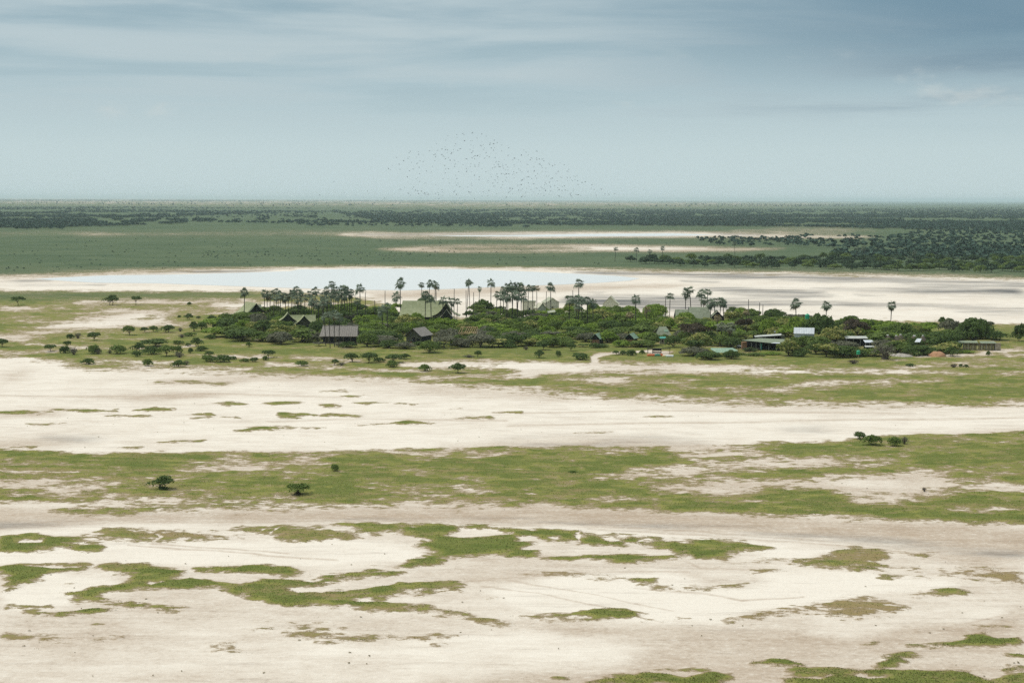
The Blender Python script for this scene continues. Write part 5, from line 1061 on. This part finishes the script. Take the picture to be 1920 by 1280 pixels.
while nb < 410 and cand < 90000:
    cand += 1
    px = rb.uniform(395, 1905); py = 588 + 86 * rb.random() ** .8
    if not inside(CAMP_OUT, np.array([px]), np.array([py]))[0] or inside(YARD, np.array([px]), np.array([py]))[0]: continue
    if any(a < px < b and c < py < d for a, b, c, d in FOOT): continue
    s = scale_at(px, py); p = gp(px, py)
    wm = rb.uniform(6.0, 10.5); hm = rb.uniform(3.6, 6.0) if py < 630 else rb.uniform(3.0, 5.0)
    r_ = wm * .26
    if any((p[0] - q[0]) ** 2 + ((p[1] - q[1]) * .8) ** 2 < (r_ + q[2]) ** 2 for q in placed): continue
    hpx = fit_height(px, py, wm * s, hm * s)
    if hpx < .9 * s: continue
    if hpx < hm * s * .55: wm *= .62
    placed.append((p[0], p[1], r_)); nb += 1
    u_ = rb.random(); gr = float(vnoise(np.array([p[0] / 35]), np.array([p[1] / 35]), 77)[0])
    if py > 636 and px < 1000 or 1560 < px < 1760 and py > 650: mt = ('leaf_grey', 'leaf_dark', 'leaf_mid', 'leaf_grey', 'leaf_dark', 'leaf_yellow')[int(u_ * 5.3)]
    elif 1110 < px < 1260 and py < 625: mt = ('leaf_bright', 'leaf_mid', 'leaf_bright', 'leaf_yellow')[int(u_ * 4)]
    else: mt = ('leaf_bright', 'leaf_dark', 'leaf_mid', 'leaf_yellow', 'leaf_mid', 'leaf_bright', 'leaf_grey')[int(min(.99, u_ * .85 + gr * .15) * 7)]
    lab, grp = bush_label(mt, px, py, wm * s)
    plant({'leaf_grey': 'thorn_bush', 'leaf_brown': 'thorn_bush', 'leaf_yellow': 'flowering_bush', 'leaf_bright': 'leafy_bush'}.get(mt, 'bush'), ('bush', 'bush', 'bush', 'bush', 'umbrella', 'small_tree', 'bush')[int(rb.random() * 7)], mt, px, py, wm * s, hpx, lab, 'bush', grp)

# ------------------------------------------------------------------ single trees and shrubs on the open grass
# rows of the left flats: (kind, leaf, x, foot row, width, height); numbered from the left within a row
ORD = ['first', 'second', 'third', 'fourth', 'fifth', 'sixth', 'seventh', 'eighth', 'ninth', 'tenth', 'eleventh', 'twelfth', 'thirteenth', 'fourteenth', 'fifteenth', 'sixteenth', 'seventeenth', 'eighteenth', 'nineteenth', 'twentieth', 'twenty-first', 'twenty-second', 'twenty-third', 'twenty-fourth']
T_, S_, H_ = 'small_tree', 'low_shrub', 'thorn'
ROWS = [
 ('from left in the scatter above the left sandy track', [(T_, 'leaf_dark', 4, 651, 15, 15), (S_, 'leaf_dark', 131, 635, 13, 9), (H_, 'leaf_grey', 146, 635, 16, 11), (T_, 'leaf_dark', 176, 639, 18, 16), (T_, 'leaf_mid', 242, 629, 17, 17), (T_, 'leaf_dark', 271, 624, 12, 11), (T_, 'leaf_mid', 288, 623, 13, 11), (T_, 'leaf_dark', 313, 624, 22, 13), (S_, 'leaf_dark', 336, 596, 6, 5), (T_, 'leaf_dark', 353, 600, 13, 11), (S_, 'leaf_dark', 372, 598, 7, 5), (T_, 'leaf_dark', 364, 622, 15, 17), (T_, 'leaf_dark', 378, 622, 15, 17), (H_, 'leaf_grey', 338, 622, 10, 8), (S_, 'leaf_mid', 355, 631, 20, 8), (H_, 'leaf_grey', 341, 634, 14, 8), (S_, 'leaf_dark', 395, 636, 16, 9), (T_, 'leaf_dark', 398, 604, 16, 12), (S_, 'leaf_dark', 355, 573, 7, 6), (T_, 'leaf_dark', 412, 626, 16, 14)]),
 ('from left in the belt below the left sandy track', [(T_, 'leaf_dark', 94, 659, 17, 13), (T_, 'leaf_dark', 126, 652, 12, 13), (S_, 'leaf_dark', 121, 663, 17, 14), (H_, 'leaf_grey', 138, 666, 18, 14), (S_, 'leaf_mid', 175, 664, 22, 17), (H_, 'leaf_grey', 184, 665, 14, 10), (S_, 'leaf_mid', 222, 664, 26, 15), (H_, 'leaf_grey', 206, 664, 10, 8), (T_, 'leaf_dark', 258, 662, 18, 18), (S_, 'leaf_dark', 256, 669, 16, 10), (T_, 'leaf_dark', 290, 650, 42, 13), (S_, 'leaf_dark', 285, 665, 26, 16), (T_, 'leaf_mid', 312, 669, 24, 21), (T_, 'leaf_mid', 332, 668, 16, 20), (H_, 'leaf_grey', 336, 671, 20, 12), (S_, 'leaf_mid', 335, 646, 17, 8), (T_, 'leaf_dark', 370, 650, 18, 15), (S_, 'leaf_dark', 378, 659, 18, 10), (S_, 'leaf_dark', 357, 663, 8, 11), (S_, 'leaf_dark', 353, 649, 10, 6)]),
 ('from left in the front row along the white pan', [(S_, 'leaf_dark', 165, 683, 19, 11), (S_, 'leaf_mid', 276, 686, 17, 13), (S_, 'leaf_dark', 335, 688, 19, 13), (H_, 'leaf_grey', 349, 685, 14, 9), (S_, 'leaf_mid', 390, 679, 22, 12), (T_, 'leaf_dark', 393, 669, 13, 10), (S_, 'leaf_dark', 414, 680, 26, 14), (S_, 'leaf_dark', 434, 675, 15, 7), (S_, 'leaf_mid', 458, 679, 15, 7), (S_, 'leaf_dark', 476, 679, 15, 8), (T_, 'leaf_dark', 504, 671, 19, 15), (S_, 'leaf_mid', 497, 676, 10, 9), (T_, 'leaf_mid', 467, 652, 9, 10), (S_, 'leaf_mid', 567, 686, 20, 10), (T_, 'leaf_dark', 628, 685, 10, 11), (T_, 'leaf_dark', 659, 679, 20, 16), (H_, 'leaf_grey', 641, 686, 16, 7), (T_, 'leaf_dark', 692, 681, 24, 20), (S_, 'leaf_dark', 711, 679, 16, 9), (T_, 'leaf_dark', 738, 680, 24, 15), (S_, 'leaf_mid', 736, 689, 20, 13), (T_, 'leaf_dark', 758, 674, 16, 10)]),
 ('from left on the grass before the camp centre', [(S_, 'leaf_mid', 797, 696, 18, 13), (T_, 'leaf_dark', 859, 700, 22, 17), (T_, 'leaf_dark', 896, 671, 10, 13), (H_, 'leaf_grey', 880, 671, 24, 6), (S_, 'leaf_dark', 956, 653, 20, 9), (H_, 'leaf_brown', 986, 657, 11, 8), (T_, 'leaf_dark', 1011, 672, 16, 14), (T_, 'leaf_dark', 1018, 657, 20, 17), (S_, 'leaf_dark', 1047, 670, 10, 11), (T_, 'leaf_dark', 1071, 659, 14, 15), (S_, 'leaf_dark', 1088, 675, 28, 12), (T_, 'leaf_dark', 1155, 666, 10, 9), (S_, 'leaf_dark', 1168, 666, 12, 9), (S_, 'leaf_dark', 1183, 667, 17, 11), (S_, 'leaf_dark', 1204, 664, 8, 8), (S_, 'leaf_dark', 1115, 653, 18, 9)]),
 ('from left on the grass at the lower right', [(H_, 'leaf_brown', 1600, 683, 24, 9), (S_, 'leaf_dark', 1706, 687, 14, 6), (H_, 'leaf_brown', 1788, 690, 16, 8), (S_, 'leaf_dark', 1801, 689, 7, 6), (S_, 'leaf_dark', 1811, 689, 8, 6), (S_, 'leaf_dark', 1853, 668, 7, 9), (T_, 'leaf_dark', 1785, 668, 22, 15)])]
KN = {T_: 'little round-crowned tree', S_: 'low leafy shrub', H_: 'grey bare thorn shrub'}
for where, row in ROWS:
    row = sorted(row, key=lambda q: q[2])
    for i, (kd, mt, x, y, w_, h_) in enumerate(row):
        plant('shrub' if kd != T_ else 'small_tree', kd, mt, x, y, w_ * 1.12, h_ * 1.15, '%s, %s %s' % (KN[kd], ORD[i], where), 'shrub' if kd != T_ else 'tree', 'shrubs and little trees on the grass flats')
for kd, mt, x, y, w_, h_, lab in (('umbrella', 'leaf_dark', 34, 573, 28, 17, 'dark spreading tree alone at the far left edge of the flats'), (T_, 'leaf_dark', 208, 572, 21, 20, 'left one of the two dark trees standing on the left flats'), ('umbrella', 'leaf_dark', 255, 572, 20, 17, 'right one of the two dark trees standing on the left flats'),
        (T_, 'leaf_dark', 303, 918, 34, 27, 'lopsided green shrub tree on the left of the grass belt in front'), (T_, 'leaf_mid', 560, 928, 34, 26, 'green shrub tree with thin stem on the grass belt, left of centre'), (S_, 'leaf_mid', 628, 884, 15, 14, 'small thin bush by a dark tuft, above the two shrub trees'), (S_, 'leaf_dark', 1612, 824, 22, 15, 'rearmost of the three green bushes on the right rise'), (S_, 'leaf_mid', 1636, 835, 32, 20, 'largest and middle of the three green bushes on the right rise'), (S_, 'leaf_mid', 1677, 837, 23, 18, 'rightmost of the three green bushes on the right rise'), (H_, 'leaf_grey', 1696, 834, 17, 18, 'grey leafless bush right of the three green bushes'), (H_, 'leaf_brown', 1733, 921, 10, 9, 'dry brown twiggy bush alone on bare sand at the right'), (S_, 'leaf_mid', 1073, 887, 16, 6, 'low green tuft bush in the middle of the grass belt')):
    plant('shrub' if kd in (S_, H_) else 'small_tree', kd, mt, x, y, w_, h_, lab, 'shrub' if kd in (S_, H_) else 'tree', None)
for x, y in ((303, 918), (560, 928)):    # dark leaf clumps standing in for the shadow at the foot of both trees
    o = plant('foot_shadow_clump', S_, 'leaf_dark' if x < 400 else 'leaf_brown', x + (3 if x < 400 else -1), y + 1, 17 if x < 400 else 11, 9, 'dark clump as shadow at the foot of the %s shrub tree on the grass belt' % ('left' if x < 400 else 'thin-stemmed'), 'shrub', None)

# ------------------------------------------------------------------ woodland beyond the pan: nearest trees one by one
WOOD1 = poly('1172,490 1230,488 1320,487 1400,488 1560,484 1640,482 1760,484 1920,486 1920,512 1800,511 1700,509 1560,506 1450,504 1340,502 1240,498 1172,494')
rw = np.random.default_rng(5); pts = []; tries = 0
while len(pts) < 150 and tries < 20000:
    tries += 1; px = rw.uniform(1170, 1925); py = rw.uniform(484, 512)
    if not inside(WOOD1, np.array([px]), np.array([py]))[0]: continue
    if any(((px - a) / 13) ** 2 + ((py - b) / 4.2) ** 2 < 1 for a, b in pts): continue
    pts.append((px, py))
for i, (px, py) in enumerate(pts):
    s = scale_at(px, py); mt = ('leaf_wood', 'leaf_wood', 'leaf_wood', 'leaf_dark', 'leaf_mid')[int(rw.random() * 4.7)]
    band = ('in the thicket below the far palm row' if px < 1270 else 'in the thicket around the tallest far palm' if px < 1480 else 'right of the tallest far palm' if px < 1700 else 'thicket at the right edge of the photo')
    tone = {'leaf_wood': 'dark', 'leaf_dark': 'mid green', 'leaf_mid': 'lighter green'}[mt]
    plant('woodland_tree', 'far_tree', mt, px, py, rw.uniform(5.5, 9.5) * s, rw.uniform(3.6, 6.4) * s, '%s tree beyond the pan, %s' % (tone, band), 'tree', 'woodland: %s, %s' % (tone, band))

# the rest of the woodland, too far to tell the trees apart
def low_tree(seed):
    r = np.random.default_rng(seed); n = 13
    d = r.normal(size=(n, 3)); d /= np.linalg.norm(d, axis=1)[:, None]; d[:, 2] = np.abs(d[:, 2])
    c = d * np.array([.34, .34, .42]) * (.6 + .5 * r.random((n, 1))) + np.array([0, 0, .45])
    nm = d + .5 * r.normal(size=(n, 3)); nm /= np.linalg.norm(nm, axis=1)[:, None]
    a = np.cross(nm, r.normal(size=(n, 3))); a /= np.linalg.norm(a, axis=1)[:, None]; b = np.cross(nm, a)
    s = .2 + .1 * r.random((n, 1))
    V = np.stack([c - a * s, c - b * s * .8, c + a * s, c + b * s * .8], 1).reshape(-1, 3)
    V[:, 2] = np.clip(V[:, 2], .02, 1.05); return V, np.repeat(np.clip(.45 + .3 * r.normal(size=n), 0, 1), 4)
LT = [low_tree(k) for k in range(6)]
def scatter(name, P, wid, hei, mat, label, cat):
    """one mesh of many small trees at ground points P"""
    VV = []; TT = []; r = np.random.default_rng(len(P)); var = r.integers(0, 6, len(P)); rot = r.random(len(P)) * 6.28
    for k in range(6):
        ix = np.where(var == k)[0]
        if not len(ix): continue
        V, T = LT[k]; c, s = np.cos(rot[ix])[:, None], np.sin(rot[ix])[:, None]
        x = (V[None, :, 0] * c - V[None, :, 1] * s) * wid[ix][:, None] + P[ix, 0][:, None]
        y = (V[None, :, 0] * s + V[None, :, 1] * c) * wid[ix][:, None] + P[ix, 1][:, None]
        zc = V[None, :, 2] * hei[ix][:, None]
        VV.append(np.stack([x, y, zc], 2).reshape(-1, 3)); TT.append(np.clip(np.tile(T, len(ix)) + np.repeat(.18 * r.normal(size=len(ix)), len(T)), 0, 1))
    V = np.concatenate(VV); me = mesh_np(name, V, np.arange(len(V)).reshape(-1, 4))
    at = me.attributes.new('tint', 'FLOAT', 'POINT'); at.data.foreach_set('value', np.concatenate(TT).astype(np.float32))
    return tag(link_mesh(name, me, mat), label, cat, kind='stuff')
def sample(outs, n, gap=0.0, gscale=(90, 4), seed=1):
    r = np.random.default_rng(seed); res = []
    for s, share in outs:
        Pq = poly(s); m_ = int(n * share * 3) + 10
        u = r.uniform(Pq[:, 0].min(), Pq[:, 0].max(), m_); v = r.uniform(Pq[:, 1].min(), Pq[:, 1].max(), m_)
        ok = inside(Pq, u, v)
        if gap: ok &= vnoise(u / gscale[0], v / gscale[1], seed + 5) * .65 + vnoise(u / 17, v / 2.2, seed + 6) * .35 > gap
        u, v = u[ok][:int(n * share)], v[ok][:int(n * share)]; res.append(np.stack([u, v], 1))
    uv = np.concatenate(res); d = np.stack([np.array(gp(a, b)) for a, b in uv])
    return d, r
# dense wood at left and along the horizon
P, r = sample([('-60,389 250,388 600,391 960,392 1300,393 1600,392 2000,386 2000,434 1700,431 1500,426 1200,424 1030,424 960,421 830,421 700,414 620,398 480,402 300,408 200,402 -60,392', .62), ('-60,394 200,402 330,408 420,414 300,422 150,426 -60,430', .16), ('1180,395 1500,398 2000,392 2000,433 1700,431 1500,426 1200,424', .22)], 26000, .4, (260, 2.6), seed=3)
scatter('distant_woodland', P, r.uniform(6, 12, len(P)), r.uniform(3.5, 6.5, len(P)), M['leaf_far_haze'], 'dark belt of distant woodland below the horizon', 'woodland')
P, r = sample([('600,416 760,414 980,417 980,422 700,420 620,419', .3), ('300,402 620,398 620,408 300,410', .12), ('480,406 800,404 800,410 480,412', .16), ('380,412 640,414 700,420 560,421 380,418', .2), ('900,423 1010,423 1010,428 900,427', .06), ('30,427 120,426 120,431 30,431', .06), ('560,421 1000,423 1000,427 560,425', .1)], 950, .3, seed=8)
scatter('distant_thickets', P, r.uniform(6, 11, len(P)), r.uniform(4, 7, len(P)), M['leaf_far_haze'], 'scattered thickets on the plain before the distant woodland', 'thicket')
P, r = sample([('0,378 500,378 960,381 1500,382 1900,383 1900,387 1300,389 900,388 500,388 0,384', .7), ('1280,383 1620,384 1620,389 1280,389', .3)], 420, .34, (120, 3), seed=12)
scatter('horizon_trees', P, r.uniform(8, 16, len(P)), r.uniform(9, 20, len(P)), M['leaf_far_haze'], 'sparse trees dotted along the tan strip under the horizon', 'trees')
P, r = sample([('-40,375.6 960,376.8 1960,378.4 1960,380 960,378.4 -40,377.2', 1)], 2600, .25, (200, 2), seed=14)
scatter('skyline_woods', P, r.uniform(25, 60, len(P)), r.uniform(9, 17, len(P)), M['leaf_far_haze'], 'thin bluish line of woods right under the horizon', 'woods')
P, r = sample([('1560,472 1640,474 1920,466 1920,488 1760,486 1560,486', .4), ('1420,448 1500,444 1640,446 1760,436 1920,430 1920,468 1640,470 1480,462', .5), ('1700,432 1920,428 1920,440 1700,442', .1)], 900, .3, (140, 8), seed=15)
scatter('right_woodland', P, r.uniform(6.5, 11, len(P)), r.uniform(4, 6.5, len(P)), M['leaf_far_haze'], 'woodland spreading to the right edge behind the nearer thicket', 'woodland')
P, r = sample([('1300,448 1500,446 1480,464 1340,462', 1)], 110, .4, seed=17)
scatter('plain_bushes', P, r.uniform(4, 8, len(P)), r.uniform(3, 5.5, len(P)), M['leaf_far_haze'], 'loose bushes on the green plain left of the right-hand woodland', 'bushes')
P, r = sample([('0,444 700,446 1180,476 1180,498 700,496 0,512', .6), ('700,450 1300,450 1300,458 700,457', .15), ('380,470 860,474 700,482 380,484', .25)], 420, .3, seed=19)
scatter('dotted_shrubs', P, r.uniform(1.0, 2.6, len(P)), r.uniform(.6, 1.5, len(P)), M['leaf_far_haze'], 'tiny scattered shrubs dotted over the far green plain', 'shrubs')
P, r = sample([('0,690 960,740 1920,770 1920,980 0,940', .35), ('0,980 1920,1020 1920,1270 0,1270', .25), ('380,655 1240,655 1240,700 380,690', .2), ('1240,674 1920,676 1920,750 1240,745', .2)], 300, .45, (160, 30), seed=23)
scatter('low_tufts', P, r.uniform(.15, .42, len(P)), r.uniform(.08, .2, len(P)), M['leaf_palm_dry'], 'small dry tufts and twigs scattered over the open ground', 'tufts')

# ------------------------------------------------------------------ grass: tufts on the nearer grassland
rg = np.random.default_rng(9); NT = 300000
gu = rg.uniform(-40, 1960, NT); gv = 640 + (1330 - 640) * rg.random(NT) ** .8
dirs = np.stack([(gu - 960) / F, (640 - gv) / F, -np.ones(NT)], 0); dw = RM @ dirs; tq = -H / dw[2]
TX, TY = dw[0] * tq, dw[1] * tq
gg, _, _, _, _, _, dd_ = fields(TX, TY)
prob = np.clip((gg + (vnoise(TX / 2.2, TY / 2.2, 91) - .5) * .8 + (vnoise(TX / .8, TY / .8, 92) - .5) * .4 - .42) * 2.6, 0, 1)
ok = rg.random(NT) < prob * .85 * (1 - .85 * np.clip(dd_, 0, 1))
TX, TY, gg = TX[ok], TY[ok], gg[ok]
nearq = np.clip((900 - TY) / 300, 0, 1)
TZ = nearq * (.22 * np.clip(gg * 1.3 - .2, 0, 1) + .12 * (vnoise(TX / 9, TY / 9, 3) - .5) * np.clip(gg * 3, .3, 1)) - .02
tuft = MB(); r = random.Random(2)
for i in range(7):
    a = i * 2.4 + r.uniform(-.4, .4); q = r.uniform(.25, .55); h_ = r.uniform(.5, 1.0); p_ = Vector((math.cos(a), math.sin(a), 0)); sde = Vector((-p_.y, p_.x, 0)) * .16
    b0 = p_ * .08
    tuft.add([b0 - sde, b0 + sde, p_ * q * .7 + sde * .7 + Vector((0, 0, h_ * .75)), p_ * q + Vector((0, 0, h_)), p_ * q * .7 - sde * .7 + Vector((0, 0, h_ * .75))], [(0, 1, 2, 3, 4)])
def mat_tuft():
    m, t, b = principled('grass_blades', .8, .1)
    oi = N('ShaderNodeObjectInfo', t); rp = N('ShaderNodeValToRGB', t); L(oi.outputs['Random'], rp.inputs[0], t)
    e = rp.color_ramp.elements; e[0].color = (.125, .155, .034, 1); e[1].color = (.36, .3, .16, 1); q = e.new(.45); q.color = (.19, .21, .06, 1); q = e.new(.75); q.color = (.27, .25, .1, 1)
    L(rp.outputs[0], b.inputs['Base Color'], t)
    tr = N('ShaderNodeBsdfTranslucent', t); L(rp.outputs[0], tr.inputs[0], t); mx = N('ShaderNodeMixShader', t); mx.inputs[0].default_value = .3
    L(b.outputs[0], mx.inputs[1], t); L(tr.outputs[0], mx.inputs[2], t); L(mx.outputs[0], t.nodes['Material Output'].inputs[0], t)
    return m
M['tuft'] = mat_tuft()
tuft_me = tuft.mesh('grass_tuft'); tuft_me.materials.append(M['tuft'])
tuft_ob = bpy.data.objects.new('grass_tuft_source', tuft_me)      # not linked to the scene: only the source of the tufts
pm = bpy.data.meshes.new('grass'); pm.vertices.add(len(TX)); pm.vertices.foreach_set('co', np.stack([TX, TY, TZ], 1).astype(np.float32).ravel())
for nm_, arr in (('size', .05 + .1 * rg.random(len(TX)) * np.clip(gg + .2, .5, 1)), ('turn', rg.random(len(TX)) * 6.28)):
    at = pm.attributes.new(nm_, 'FLOAT', 'POINT'); at.data.foreach_set('value', arr.astype(np.float32))
pm.materials.append(M['tuft'])
go = link_mesh('grass', pm); tag(go, 'short green and straw-coloured grass tufts covering the nearer flats', 'grass', kind='stuff')
ng = bpy.data.node_groups.new('grass_tufts', 'GeometryNodeTree')
ng.interface.new_socket('Geometry', in_out='INPUT', socket_type='NodeSocketGeometry'); ng.interface.new_socket('Geometry', in_out='OUTPUT', socket_type='NodeSocketGeometry')
gi = ng.nodes.new('NodeGroupInput'); gout = ng.nodes.new('NodeGroupOutput'); iop = ng.nodes.new('GeometryNodeInstanceOnPoints')
oi = ng.nodes.new('GeometryNodeObjectInfo'); oi.inputs['Object'].default_value = tuft_ob; oi.inputs['As Instance'].default_value = True
na = ng.nodes.new('GeometryNodeInputNamedAttribute'); na.data_type = 'FLOAT'; na.inputs['Name'].default_value = 'size'
nb_ = ng.nodes.new('GeometryNodeInputNamedAttribute'); nb_.data_type = 'FLOAT'; nb_.inputs['Name'].default_value = 'turn'
cx_ = ng.nodes.new('ShaderNodeCombineXYZ'); ng.links.new(nb_.outputs['Attribute'], cx_.inputs[2])
m2p = ng.nodes.new('GeometryNodeMeshToPoints')
ng.links.new(gi.outputs[0], m2p.inputs['Mesh']); ng.links.new(m2p.outputs[0], iop.inputs['Points']); ng.links.new(oi.outputs['Geometry'], iop.inputs['Instance'])
ng.links.new(na.outputs['Attribute'], iop.inputs['Scale']); ng.links.new(cx_.outputs[0], iop.inputs['Rotation']); ng.links.new(iop.outputs[0], gout.inputs[0])
md = go.modifiers.new('tufts', 'NODES'); md.node_group = ng

# ------------------------------------------------------------------ flock of birds over the far plain
M['bird'] = mat_noise('bird_plumage', (.03, .035, .04), (.09, .1, .11), 3)
def bird_mesh(seed):
    r = random.Random(seed); mb = MB(); up = (-.35, .1, .5, .8)[seed % 4]
    mb.tube([(-.34, 0, 0), (-.2, 0, .01), (0, 0, 0), (.2, 0, .01), (.3, 0, .05), (.38, 0, .05)], [.02, .06, .085, .06, .035, .008], 5)
    for s in (-1, 1):
        z1, z2 = .3 * up, .42 * up - .05
        mb.add([(.1, s * .05, .03), (-.12, s * .05, .03), (-.14, s * .32, z1), (.1, s * .32, z1 + .02), (-.2, s * .66, z2), (-.02, s * .6, z2), (.1, s * .05, .0), (-.12, s * .05, .0), (-.14, s * .32, z1 - .02), (.1, s * .32, z1)],
               [(0, 1, 2, 3), (3, 2, 4, 5), (6, 9, 8, 7), (9, 5, 4, 8)])
    mb.add([(-.3, -.02, .01), (-.3, .02, .01), (-.46, .06, 0), (-.46, -.06, 0)], [(0, 1, 2, 3)])
    return mb.mesh('bird')
BM = [bird_mesh(k) for k in range(4)]
for me in BM: me.materials.append(M['bird'])
FL = poly('540,352 600,330 690,318 740,292 800,272 840,250 890,246 930,262 1010,284 1060,310 1110,338 1165,364 1160,372 1000,376 760,374 600,372')
CORE = poly('800,284 870,256 960,276 1040,304 1100,344 1090,372 980,372 880,330')
rbd = np.random.default_rng(31); uv = []
while len(uv) < 430:
    x, y = rbd.uniform(540, 1170), rbd.uniform(246, 380)
    if not inside(FL, np.array([x]), np.array([y]))[0]: continue
    if not inside(CORE, np.array([x]), np.array([y]))[0] and rbd.random() > (.16 if x < 740 else .42): continue
    if x < 740 and float(vnoise(np.array([x / 26]), np.array([y / 14]), 8)[0]) < .55: continue
    uv.append((x, y))
uv = [(x, y, rbd.uniform(820, 1250)) for x, y in uv]
uv.sort(key=lambda q: q[2])
def bird_region(x, y):
    if x < 740: return 'one bird of the thin straggling left tail of the flock'
    if y < 290: return 'one bird of the top of the flock'
    if x > 1040: return 'one bird of the right flank of the flock, near the horizon'
    return 'one bird of the dense middle of the flock'
for x, y, d in uv[:300]:
    p = at_dist(x, y, d); o = bpy.data.objects.new('bird', BM[rbd.integers(0, 4)]); COL.objects.link(o)
    o.location = p; o.rotation_euler = (rbd.uniform(-.5, .5), rbd.uniform(-.3, .3), rbd.uniform(-.9, .9) + (3.14 if rbd.random() < .25 else 0)); sc_ = rbd.uniform(.8, 1.25); o.scale = (sc_, sc_, sc_)
    lab = bird_region(x, y); tag(o, lab, 'bird', 'flock: ' + lab)
VB = []; FB = []
for x, y, d in uv[300:]:
    me = BM[rbd.integers(0, 4)]; p = Vector(at_dist(x, y, d)); e = Euler((rbd.uniform(-.5, .5), 0, rbd.uniform(-.9, .9))).to_matrix(); b0 = len(VB)
    VB += [tuple(p + e @ v_.co) for v_ in me.vertices]; FB += [tuple(b0 + i for i in q.vertices) for q in me.polygons]
fm = bpy.data.meshes.new('distant_birds'); fm.from_pydata(VB, [], FB); fm.update()
tag(link_mesh('distant_birds', fm, M['bird']), 'the farthest, faintest birds of the flock', 'birds', kind='stuff')

# ------------------------------------------------------------------ hazy air
HZ = 200000.0; top = 112.0
hm_ = bpy.data.materials.new('haze'); hm_.use_nodes = True; t = hm_.node_tree; t.nodes.clear()
ho = N('ShaderNodeOutputMaterial', t); pv = N('ShaderNodeVolumePrincipled', t); L(pv.outputs[0], ho.inputs['Volume'], t)
pv.inputs['Color'].default_value = (.78, .93, 1.0, 1); pv.inputs['Density'].default_value = 3.6e-5; pv.inputs['Anisotropy'].default_value = 0.0
tag(MB().box(-HZ, HZ, -HZ, HZ, -2.0, top).build('haze', hm_), 'thin bluish haze over the far plain', kind='stuff')
